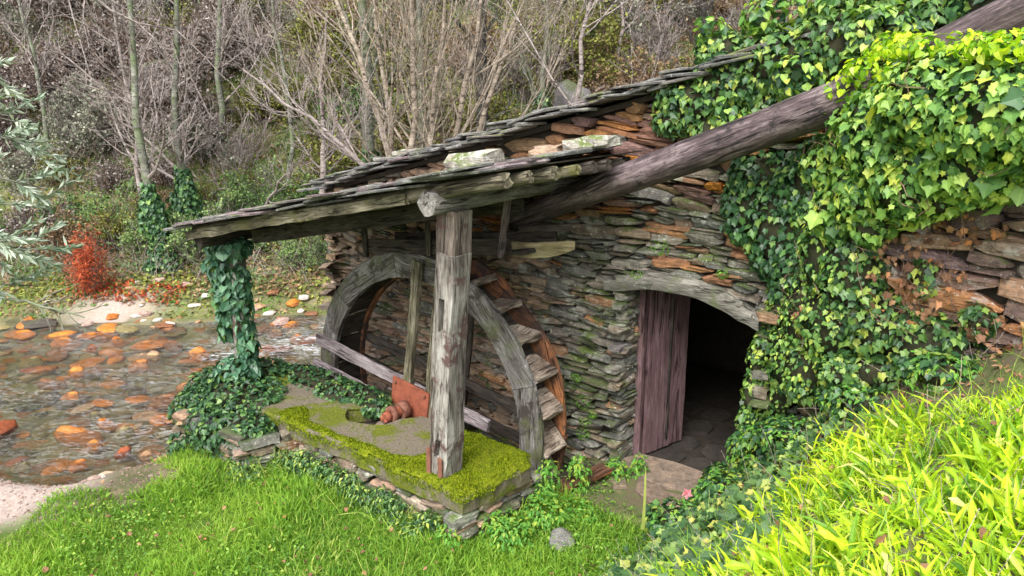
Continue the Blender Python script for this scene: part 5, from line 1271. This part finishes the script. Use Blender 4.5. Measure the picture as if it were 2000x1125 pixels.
LV_W = [dict(nchild=20, trange=(.3, .98), lfac=(.18, .42), ang=(.5, 1.2), up=.10, K=7, rfac=.36), dict(nchild=8, trange=(.2, 1), lfac=(.3, .6), ang=(.4, 1.), up=.05, K=5), dict(nchild=5, trange=(.2, 1), lfac=(.3, .6), ang=(.4, 1.), up=.03, K=4)]
LV_UP = [dict(nchild=10, trange=(.15, .9), lfac=(.4, .8), ang=(.5, 1.2), up=.15, K=8, rfac=.38), dict(nchild=7, trange=(.15, 1), lfac=(.35, .65), ang=(.35, .9), up=.12, K=6, rfac=.42), dict(nchild=7, trange=(.15, 1), lfac=(.3, .65), ang=(.3, .8), up=.12, K=4)]
tree('ivy_tree', [[(-7.2, 15.25, -.15), (-7.25, 15.3, .8), (-7.35, 15.3, 1.75), (-7.45, 15.4, 3.3), (-7.3, 15.5, 5.2), (-7.2, 15.6, 8)]], .125, LV_W, m_greybark, 'slender pale tree on the far shore with its foot wrapped in dark ivy', group=None, seed=1, twigmat=m_pinkbark, trunk_ivy=(0, .38, .27, 2600, m_ivyd))
tree('ivy_tree', [[(-6.75, 16.2, -.05), (-6.95, 16.2, 1.2), (-7.05, 16.2, 2.8), (-6.7, 16.2, 5.3), (-6.6, 16.3, 8)]], .11, LV_W, m_greybark, 'tree clothed in ivy up its whole height right of the pale slender tree', seed=2, twigmat=m_pinkbark, trunk_ivy=(0, .36, .34, 2200, m_ivyd))
tree('birch_tree', [[(-7.0, 19, .6), (-7.12, 19, 2.0), (-7.16, 19, 3.4), (-6.85, 19, 5.6), (-6.8, 19, 9)]], .115, LV_W, m_greybark, 'straight pale barked tree above the lean-to roof tip', seed=3, twigmat=m_pinkbark)
# the big fan of pale stems behind the mill
tree('pale_stem_tree', [[(-2.15, 14.6, 0), (-2.3, 14.6, 2.3), (-2.9, 14.7, 4.2), (-3.7, 14.8, 6.8)], [(-2.1, 14.7, 0), (-2.3, 14.8, 2.4), (-2.45, 14.8, 4.5), (-2.7, 15, 7.5)]], [.085, .07], LV_UP, m_tanbark, 'pale many-stemmed bare tree fanning out to the left behind the mill', seed=4)
tree('pale_stem_tree', [[(-1.8, 14.5, 0), (-1.9, 14.5, 2.4), (-1.75, 14.5, 4.4), (-1.9, 14.5, 7.4)], [(-1.7, 14.5, 0), (-1.6, 14.5, 2.4), (-1.3, 14.5, 4.4), (-1.0, 14.6, 7.2)]], [.085, .07], LV_UP, m_tanbark, 'pale two-stemmed bare tree rising straight in the middle behind the mill', seed=5)
tree('pale_stem_tree', [[(-1.1, 14.8, 0), (-1.2, 14.8, 2.3), (-.7, 14.9, 4.4), (-.3, 15, 7)], [(-.9, 14.8, 0), (-.7, 14.8, 2.6), (.0, 14.9, 4.6), (.9, 15, 6.6)]], [.08, .07], LV_UP, m_tanbark, 'pale bare tree leaning to the right behind the slate roof', seed=6)
tree('leaning_tree', [[(-2.0, 14.2, 1.2), (-2.6, 14.0, 2.1), (-3.6, 13.9, 3.1), (-4.7, 13.8, 3.9)]], .06, LV_UP[:2]+[LV_UP[2]], m_pinkbark, 'thin pinkish tree leaning far left over the stream behind the roof', seed=7)
tree('grey_trunk_tree', [[(-3.1, 16.5, .3), (-3.05, 16.5, 3), (-3.1, 16.5, 5.5), (-3.0, 16.5, 9)]], .17, LV_W[:2], m_greybark, 'thick grey green trunk behind the fan of stems', seed=8, trunk_ivy=(0, .25, .3, 600, m_ivyd))
tree('grey_trunk_tree', [[(-1.9, 17, .5), (-2.0, 17, 3.0), (-1.9, 17, 9)]], .13, LV_W[:2], m_greybark, 'second grey trunk half hidden by the pale stems', seed=9)
tree('dark_trunk_tree', [[(-.75, 17.5, .6), (-.65, 17.5, 4.6), (-.6, 17.6, 9)]], .18, LV_W[:2], m_darkbark, 'dark trunked tree showing at the top edge behind the stems', seed=10)
tree('thin_tree', [[(.8, 18, 1), (.72, 18, 3), (.78, 18, 5.5), (.9, 18, 9)]], .085, LV_W[:2], m_greybark, 'thin greenish trunk right of the fan of pale stems', seed=11, trunk_ivy=(.1, .4, .2, 400, m_ivyd))
tree('thin_tree', [[(1.0, 13.4, 0), (1.08, 13.2, 3.2), (1.25, 13.2, 5), (1.5, 13.2, 7)]], .06, LV_UP, m_pinkbark, 'slender grey tree with fine branches just above the roof verge', seed=12)
tree('thin_tree', [[(4.9, 20, 3), (4.8, 20, 5), (4.6, 20, 9)]], .14, LV_W[:2], m_darkbark, 'dark thin tree at the top edge left of the roof ivy', seed=13)
tree('bare_tree', [[(-3.8, 15.6, -.2), (-3.85, 15.6, 2), (-3.8, 15.6, 3.0), (-3.6, 15.6, 5.0)]], .085, LV_W, m_pinkbark, 'small bare tree with drooping twigs above the lean-to eave', seed=14)
tree('fallen_branch', [[(-5.6, 16.8, .7), (-5.0, 16, 1.6), (-4.2, 15.4, 2.2)]], .04, LV_W[:2], m_pinkbark, 'bare branch slanting over the undergrowth above the lean-to roof', 'branch', seed=15)
for k, (x, y, lab) in enumerate([(-11.5, 19, 'grey bare tree far left on the slope behind the olive'), (-10, 22, 'bare tree high on the slope in the upper left'), (-5, 22.5, 'bare tree high between the birch and the pale stems'), (3, 22.5, 'bare tree on the slope above the mill roof'), (7.5, 22, 'bare tree high on the slope right of the dark thin tree'), (-8.6, 17.5, 'thin bare tree left of the pale slender tree'), (-5.3, 18.2, 'bare tree right of the birch')]):
    z = float(ground_z(x, y)); tree('bare_tree', [[(x, y, z-.2), (x+.1, y, z+2), (x-.1, y, z+4), (x+.1, y, z+6.5)]], .065, LV_W, [m_greybark, m_pinkbark][k % 2], lab, seed=20+k, twigmat=m_pinkbark)
# bare branch reaching in from the upper left, close to the camera
tree('overhanging_branch', [[(-5.4, 7.6, 6.2), (-4.6, 8.0, 5.3), (-4.45, 8.2, 4.7), (-4.1, 8.4, 4.35), (-3.55, 8.6, 4.15), (-3.2, 8.8, 3.7)]], .022, [dict(nchild=9, trange=(.1, .95), lfac=(.2, .5), ang=(.4, 1.1), up=.0, K=6, minr=.002), dict(nchild=4, trange=(.2, 1), lfac=(.3, .6), ang=(.4, 1.), up=-.03, K=4, minr=.0018)], m_pinkbark, 'bare branch reaching down from the upper left corner', 'branch', seed=40)
tree('driftwood', [[(-9.4, 13.2, .1), (-8.6, 13.1, -.15), (-7.6, 12.9, -.35)]], .04, [dict(nchild=9, trange=(.2, .95), lfac=(.3, .6), ang=(.4, 1.2), up=.02, K=5, minr=.008), dict(nchild=3, trange=(.2, 1), lfac=(.3, .6), ang=(.4, 1.), up=.0, K=4, minr=.006)], m_greybark, 'bleached driftwood branch lying at the far left shore', 'driftwood', seed=41)

# olive tree at the left edge
ol = empty('olive_tree', (-4.6, 4.6, .0), 'silvery green olive branches reaching in at the left edge', 'olive tree')
tp = trunkpath([(-4.9, 4.2, -.3), (-4.7, 4.4, 1.5), (-4.5, 4.5, 2.6), (-4.3, 4.6, 4.6)], 10, .03, 1)
V, F = tubes(tp, np.linspace(.12, .05, 10)[None], 8); obj('trunk', mesh('trunk', V, F, m_greybark, True), None, ol)
starts = np.array([(-4.4, 4.5, z) for z in (2.0, 2.3, 2.6, 2.9, 3.3, 3.8, 2.45, 2.75, 3.55)]); ends = np.array([(-3.15, 4.9, 2.35), (-3.05, 4.8, 2.62), (-3.05, 5.0, 2.85), (-3.0, 4.9, 3.0), (-3.12, 4.9, 3.42), (-3.15, 4.8, 3.72), (-3.3, 4.6, 2.5), (-3.2, 4.6, 2.75), (-3.2, 5.2, 3.2)])
tt = np.linspace(0, 1, 7)[None, :, None]; bp = starts[:, None]*(1-tt)+ends[:, None]*tt+np.array([0, 0, .18])*np.sin(tt*3.14)
br0 = np.tile(np.linspace(.016, .004, 7), (9, 1)); c1, r1_ = branches(bp, br0, 9, (.35, 1), (.2, .4), (.3, .9), .02, 5, 77, minr=.002)
V, F = tubes(bp, br0, 5); V2, F2 = tubes(c1, r1_, 3); obj('branches', mesh('branches', np.concatenate([V, V2]), np.concatenate([F, F2+len(V)]), m_greybark), None, ol)
allp = c1.reshape(-1, 5, 3); NL = 3600; r = np.random.default_rng(5); ix = r.integers(0, len(allp), NL); t = r.uniform(0, 3.99, NL); i0 = t.astype(int); f = (t-i0)[:, None]
p = allp[ix, i0]*(1-f)+allp[ix, i0+1]*f; dr = unit(unit(allp[ix, 4]-allp[ix, 0])+r.normal(0, .5, (NL, 3)))
NAR = (np.array([[0, 0, 0], [.12, .5, .02], [0, .5, 0], [-.12, .5, .02], [0, 1, -.05]]), OVAL[1])
nn = unit(np.cross(dr, r.normal(0, 1, (NL, 3)))); T = mats(p, nn, r.uniform(.05, .095, NL)); X = unit(np.cross(dr, nn)); szv = np.linalg.norm(T[:, :3, 0], axis=1)[:, None]
T[:, :3, 0] = X*szv; T[:, :3, 1] = dr*szv
LO = mesh('leaf', *NAR, m_olive)
sepi = np.argsort(-p[:, 0])[:240]
for q in sepi: obj('leaf', LO, T[q], ol)
obj('foliage', scatter('foliage', NAR, np.delete(T, sepi, 0), m_olive), None, ol, kind='stuff')

# ------------------------------------------------------------------ shrubs of the far bank and hillside
def shrub_me(name, seed, mode, twig, leafm):
    r = np.random.default_rng(seed); Vs, Fs, Rn, b = [], [], [], 0
    n0 = 26; base = r.normal(0, .12, (n0, 3))*[1, 1, 0]; d = unit(r.normal(0, .5, (n0, 3))+[0, 0, 1.])
    K = 5; t = np.linspace(0, 1, K); path = base[:, None]+d[:, None]*t[None, :, None]*r.uniform(.6, 1.1, (n0, 1, 1))+r.normal(0, .03, (n0, K, 3))
    rad = np.full((n0, K), .012)*np.linspace(1, .4, K)
    c1, q1 = branches(path, rad, 7, (.2, 1), (.3, .6), (.3, .9), .08, 4, seed, minr=.004); c2, q2 = branches(c1, q1, 4, (.2, 1), (.3, .7), (.3, .9), .05, 3, seed+1, minr=.0035)
    for P, Q in ((path, rad), (c1, q1), (c2, q2)):
        V, F = tubes(P, Q, 3); Vs.append(V); Fs.append(F+b); b += len(V)
    me1 = mesh(name, np.concatenate(Vs), np.concatenate(Fs), twig)
    if leafm is None: return me1, None
    NL = 2600; ix = r.integers(0, len(c2), NL); k = r.integers(0, 3, NL); p = c2[ix, k]+r.normal(0, .03, (NL, 3))
    T = mats(p, r.normal(0, 1, (NL, 3))+[0, 0, .6], r.uniform(.03, .07, NL), r.random(NL)*6.3)
    return me1, scatter(name+'_leaves', SMALL, T, leafm)
m_lightg = leaf_mat('light green shrub leaf', [(0, (.08, .15, .05)), (.5, (.17, .28, .09)), (1, (.30, .40, .15))], .25, .7, .2)
m_gorse = leaf_mat('yellow green shrub leaf', [(0, (.08, .10, .025)), (.5, (.17, .20, .05)), (1, (.33, .35, .08))], .2, .7, .2)
m_green = leaf_mat('mid green shrub leaf', [(0, (.04, .10, .03)), (.5, (.10, .19, .06)), (1, (.18, .29, .09))], .2, .7, .2)
m_heath = leaf_mat('purple grey heather', [(0, (.08, .068, .066)), (.5, (.20, .175, .165)), (1, (.36, .33, .31))], .1, .8, .1, (1, .9, .9))
m_greyh = leaf_mat('grey green heath', [(0, (.10, .115, .085)), (.5, (.20, .22, .165)), (1, (.34, .35, .27))], .1, .8, .1, (1, 1, .9))
m_brownl = leaf_mat('brown bracken', [(0, (.12, .075, .04)), (.5, (.23, .16, .09)), (1, (.34, .26, .15))], .15, .8, .1, (1.1, .9, .6))  # slope leaf and litter colours are lightened to paint in the haze
KINDS = [('heather_shrub', 'shaggy purple grey heather bush on the slope', m_browntwig, m_heath, 'heather bushes on the slope', 'bush'),
         ('grey_shrub', 'grey green shrub on the slope', m_pinkbark, m_greyh, 'grey green shrubs on the slope', 'bush'),
         ('green_shrub', 'dark green leafy bush beyond the stream', m_darkbark, m_green, 'green bushes beyond the stream', 'bush'),
         ('gorse_shrub', 'yellow green bush beyond the stream', m_browntwig, m_gorse, 'yellow green bushes beyond the stream', 'bush'),
         ('bare_shrub', 'bare pinkish twigs on the slope', m_pinkbark, None, 'bare twiggy shrubs on the slope', 'bush'),
         ('bracken_clump', 'dry brown bracken clump on the slope', m_browntwig, m_brownl, 'dry bracken clumps on the slope', 'bracken')]
SH = [[shrub_me(k[0], 300+i*10+v, 0, k[2], k[3]) for v in range(2)] for i, k in enumerate(KINDS)]
r = np.random.default_rng(12); placed = []
gx = []
for row in range(13):
    y0 = 16.6+row*.95; nxp = int(26+row*1.2)
    for c_ in range(nxp):
        x = -16.5+(c_+r.uniform(.1, .9))*(33+row*.8)/nxp; y = y0+r.uniform(-.45, .45)
        vis = abs(x) < .72*y+1.0
        if vis: gx.append((x, y))
r.shuffle(gx)
for x, y in gx[:400]:
    z = float(ground_z(x, y)); zn = vnoise(x*.45+3, y*.45+z*.4)
    q = r.random()
    if x < -6: k = (0 if zn > .5 else (1 if q < .5 else 3)) if y > 18 else (2 if q < .35 else 3 if q < .6 else 5)
    elif x < 3: k = [1, 4, 3, 5, 2, 0][int(zn*3.9+q*2) % 6]
    else: k = 5 if q < .35 else (3 if q < .6 else (1 if q < .85 else 4))
    if y < 17.6 and q < .3: k = 2
    m1, m2 = SH[k][int(r.integers(0, 2))]; sc_ = r.uniform(1.0, 1.9)*(1.0 if y > 18.5 else .6)
    a = r.random()*6.28; T = M4(np.array([math.cos(a), math.sin(a), 0])*sc_, np.array([-math.sin(a), math.cos(a), 0])*sc_, ZV*sc_*r.uniform(.75, 1.1), (x, y, z-.1))
    o = bpy.data.objects.new(KINDS[k][0], m1); put(o, T); q_ = x/y; reg = ['at the far left', 'left of the ivy-footed trees', 'near the birch', 'behind the lean-to roof', 'behind the pale stems', 'right of the pale stems', 'above the roof verge', 'behind the roof ivy'][int(np.searchsorted([-.55, -.44, -.33, -.22, -.08, .06, .22], q_))]
    hi = 'low' if y < 18.3 else ('half way up' if y < 21 else ('high' if y < 24 else 'very high'))
    sz_w = 'large ' if sc_ > 1.45 else ('small ' if sc_ < .95 else '')
    tag(o, sz_w+KINDS[k][1].replace(' on the slope', '').replace(' beyond the stream', '')+', %s on the slope %s' % (hi, reg), KINDS[k][5], KINDS[k][4])
    if m2: obj('foliage', m2, T, o)
for x, y, sc_, k, lb in [(-5.9, 17.6, 1.3, 6, 'tall light green shrub on the slope right of the ivy-footed trees'), (-4.6, 17.4, 1.2, 2, 'dark green bush under the leaning pinkish tree'), (-3.6, 17.8, 1.2, 6, 'light green shrub half hidden by the grey trunk'), (-8.9, 17.0, 1.2, 6, 'light green shrub on the slope left of the pale slender tree'), (-6.6, 18.4, 1.5, 4, 'large tangle of bare twigs below the birch'), (-1.2, 16.6, 1.3, 2, 'dark green bush glimpsed between the pale stems'), (.6, 16.4, 1.3, 4, 'bare twiggy bush just above the slate verge'), (2.2, 17.2, 1.3, 1, 'grey green bush left of the roof ivy'), (-6.4, 15.6, 1.15, 6, 'fluffy light green shrub between the two ivy-footed trees'), (-7.7, 15.9, .9, 6, 'light green shrub behind the pale slender tree'), (-5.4, 16.4, .9, 2, 'dark leafy bush right of the ivy-footed trees'), (-3.4, 15.5, 1.0, 2, 'dark ivy bush at the stream bank beyond the wheel'), (-4.3, 15.3, .8, 6, 'light green bush seen under the lean-to roof'), (-9.4, 15.6, 1.0, 5, 'brown bracken behind the red bush'), (-10.3, 16.2, 1.1, 0, 'purple heather bush above the red bush')]:
    if k == 6: m1, m2 = shrub_me('light_shrub', 777, 0, m_greybark, m_lightg)
    else: m1, m2 = SH[k][0]
    nm = 'light_shrub' if k == 6 else KINDS[k][0]; z = float(ground_z(x, y)); o = bpy.data.objects.new(nm, m1)
    put(o, M4(DV*sc_, NV*sc_, ZV*sc_, (x, y, z-.08))); tag(o, lb, 'bush'); obj('foliage', m2, WM[o.name], o)
# tangle of dead stems through the undergrowth
P_ = ground_pts(26000, (-17, 15), (14.6, 27), lambda x, y: (sdf(x, y, STREAM) > .6) & (np.abs(x) < .72*y+1), 71); n = len(P_); r = np.random.default_rng(71)
d_ = unit(r.normal(0, .75, (n, 3))+[0, 0, .9]); ln_ = r.uniform(.3, 1.3, n); K = 5; path = np.zeros((n, K, 3)); path[:, 0] = P_; cur = d_
for k in range(1, K):
    cur = unit(cur+r.normal(0, .22, cur.shape)+[0, 0, -.05]); path[:, k] = path[:, k-1]+cur*(ln_/(K-1))[:, None]
for nm, mt, q0, q1 in (('pale', m_pinkbark, 0, .45), ('tan', m_tanbark, .45, .75), ('dark', m_browntwig, .75, 1)):
    a, b = int(q0*n), int(q1*n); V, F = tubes(path[a:b], np.full((b-a, K), 1.)*r.uniform(.0025, .006, (b-a, 1))*np.linspace(1, .5, K), 3)
    tag(obj('dead_stems', mesh('dead_stems', V, F, mt), kind='stuff'), nm+' dead stems tangled through the undergrowth of the slope', 'undergrowth')
# rust red bush at the far shore
rb1, _ = shrub_me('red_twigs', 900, 0, m_browntwig, None)
rbt = empty('red_bush', (-8.1, 14.2, float(ground_z(-8.1, 14.2))), 'rust red dead bush on the far shore', 'bush')
T = M4(np.array([.62, 0, 0]), np.array([0, .5, 0]), ZV*.95, (-8.15, 14.2, float(ground_z(-8.1, 14.2))-.05)); obj('twigs', rb1, T, rbt)
NL = 2600; p = rng.normal(0, 1, (NL, 3))*[.22, .2, .3]+[-8.15, 14.2, float(ground_z(-8.1, 14.2))+.5]; p[:, 0] = -8.15+(p[:, 0]+8.15)*(1.15-.4*(p[:, 2]-p[:, 2].min()))
obj('foliage', scatter('foliage', SMALL, mats(p, rng.normal(0, 1, (NL, 3))+[0, 0, .3], np.c_[rng.uniform(.015, .03, NL), rng.uniform(.06, .11, NL), rng.uniform(.02, .04, NL)], rng.random(NL)*6.3), m_redleaf), None, rbt, kind='stuff')
rbt2 = tag(obj('red_bracken', scatter('red_bracken', OVAL, mats(ground_pts(420, (-8.0, -6.4), (13.9, 14.6), lambda x, y: vnoise(x*3, y*3) > .4, 61)+[0, 0, .04], rng.normal(0, .5, (1, 3))*0+[0, 0, 1.]+rng.normal(0, .5, (420, 3))[:len(ground_pts(420, (-8.0, -6.4), (13.9, 14.6), lambda x, y: vnoise(x*3, y*3) > .4, 61))], .09, None), m_redleaf), kind='stuff'), 'low rust red bracken right of the red bush', 'bracken')
# cover of the far bank: moss, ivy, dry leaves, tufts
def farb(x, y): return (sdf(x, y, STREAM) > .5) & (y > 12.5) & (np.abs(x) < .72*y+1)
P_ = ground_pts(120000, (-17, 14), (13.6, 27), lambda x, y: farb(x, y) & (rng.random(len(x)) < np.clip(1.5-(y-13.6)/14, .25, 1)), 51); n = len(P_); P_[:, 2] += rng.uniform(.0, .1, n)
zn = vnoise(P_[:, 0]*.9, P_[:, 1]*.9)+rng.normal(0, .10, n)
for nm, lo, hi, mt, lab in (('far_ivy', -9, .42, m_green, 'green ivy and low plants on the far bank'), ('far_litter', .42, .62, m_brownl, 'dry leaves and dead grass on the far bank'), ('far_moss', .62, 9, m_gorse, 'yellow green moss and grass on the far bank')):
    k_ = (zn > lo) & (zn <= hi); q = P_[k_]; n = len(q)
    T = mats(q, rng.normal(0, .6, q.shape)+[0, -.2, 1.], rng.uniform(.04, .11, n), rng.random(n)*6.3)
    tag(obj(nm, scatter(nm, SMALL, T, mt), kind='stuff'), lab, 'undergrowth')
P_ = ground_pts(16000, (-11, 0), (13.2, 16.5), lambda x, y: (sdf(x, y, STREAM) > .12) & ~((abs(x+7.6) < .8) & (sdf(x, y, STREAM) < .8)), 54); n = len(P_); P_[:, 2] += .01
zn = vnoise(P_[:, 0]*1.7+5, P_[:, 1]*1.7)+rng.normal(0, .12, n)
for nm, lo, hi, mt, lab in (('shore_moss', -9, .40, m_gorse, 'yellow green moss patches along the far shore'), ('shore_litter', .40, .72, m_brownl, 'brown leaf litter along the far shore'), ('shore_grass', .72, 9, m_clover, 'low green plants along the far shore')):
    k_ = (zn > lo) & (zn <= hi); q = P_[k_]; n = len(q)
    tag(obj(nm, scatter(nm, [SMALL, OVAL], mats(q, rng.normal(0, .5, q.shape)+[0, -.2, 1.], rng.uniform(.04, .10, n), rng.random(n)*6.3), mt), kind='stuff'), lab, 'undergrowth')
# litter and gravel along the near shore, fallen leaves and herbs in the lawn
P_ = ground_pts(5200, (-6.5, -2.6), (5.6, 8.2), lambda x, y: (sdf(x, y, STREAM) > .02) & (sdf(x, y, STREAM) < .55+.4*fbm(x*3, y*3)), 55); n = len(P_); P_[:, 2] += .008
tag(obj('shore_debris', scatter('shore_debris', [OVAL, SMALL], mats(P_, rng.normal(0, .5, P_.shape)+[0, 0, 1.], np.c_[rng.uniform(.01, .03, n), rng.uniform(.02, .07, n), np.full(n, .03)], rng.random(n)*6.3), m_dead), kind='stuff'), 'brown twigs and dead leaves along the near water edge', 'litter')
P_ = ground_pts(7000, (-6.5, -2.6), (5.2, 8.2), lambda x, y: (sdf(x, y, STREAM) > -.1) & (sdf(x, y, STREAM) < 1.7), 56); n = len(P_)
PEB = [(np.array(v), f) for v, f in [ST[i] for i in range(4)]]
tag(obj('gravel', scatter('gravel', PEB, mats(P_, rng.normal(0, .3, P_.shape)+[0, 0, 1.], rng.uniform(.005, .017, (n, 1))*rng.uniform(.6, 1.4, (n, 3)), rng.random(n)*6.3), m_river['pink']), kind='stuff'), 'fine gravel on the near shore', 'gravel')
P_ = ground_pts(16000, (-4.2, 2.0), (3.4, 7.2), lambda x, y: lawn(x, y) & (vnoise(x*1.5+4, y*1.5+2) > .5), 57); n = len(P_); P_[:, 2] += rng.uniform(.02, .09, n)
tag(obj('lawn_herbs', scatter('lawn_herbs', [OVAL, SMALL], mats(P_, rng.normal(0, .4, P_.shape)+[0, 0, 1.], rng.uniform(.015, .04, n), rng.random(n)*6.3), m_lawnherb), kind='stuff'), 'clover and small broad leaves mixed into the lawn', 'herbs')
P_ = ground_pts(420, (-4.0, 2.0), (3.8, 7.0), lambda x, y: lawn(x, y), 58); n = len(P_); P_[:, 2] += rng.uniform(.04, .09, n)
tag(obj('fallen_leaves', scatter('fallen_leaves', [OVAL, IVY2], mats(P_, rng.normal(0, .5, P_.shape)+[0, 0, 1.], rng.uniform(.02, .05, n), rng.random(n)*6.3), m_dead), kind='stuff'), 'brown fallen leaves scattered over the lawn', 'litter')
P_ = ground_pts(700, (-.5, 6.5), (1.2, 6), lambda x, y: bankd(x, y) > .6, 59); n = len(P_); P_[:, 2] += rng.uniform(.02, .12, n)
tag(obj('bank_litter', scatter('bank_litter', [OVAL, IVY2, SMALL], mats(P_, rng.normal(0, .7, P_.shape)+[0, 0, 1.], rng.uniform(.02, .06, n), rng.random(n)*6.3), m_dead), kind='stuff'), 'withered leaves caught between the weeds of the bank', 'litter')
P_ = ground_pts(1500, (-.5, 6.5), (1.2, 6), lambda x, y: bankd(x, y) > .3, 60); n = len(P_); r = np.random.default_rng(60); K = 4
d_ = unit(r.normal(0, .8, (n, 3))+[0, 0, .55]); path = P_[:, None]+d_[:, None]*np.linspace(0, 1, K)[None, :, None]*r.uniform(.1, .35, (n, 1, 1))+r.normal(0, .008, (n, K, 3))
V, F = tubes(path, np.full((n, K), .0017), 3); tag(obj('dry_stalks', mesh('dry_stalks', V, F, m_tanbark), kind='stuff'), 'thin dry stalks sticking out of the bank weeds', 'stalks')
# grey rock outcrops on the slope
m_cliff = stone_mat('grey hillside rock', [(0, (.11, .105, .10)), (.5, (.2, .185, .19)), (1, (.15, .14, .145))], .6, .5, (.09, .11, .04))
for k, (x, y, z, sx, sz_k, lab) in enumerate([(1.6, 19.5, 3.3, .9, 1.1, 'pale violet grey rock face behind the slender tree'), (-3.0, 20.5, 3.0, .9, .8, 'grey rock showing between the stems'), (-9.0, 20, 3.9, .8, .8, 'grey rock high on the left slope')]):
    rock('rock_outcrop', (x, y+.25, z-.25), (sx*.9, .6, sz_k*.85), m_cliff, lab, 'rock', sub=3, seed=k)
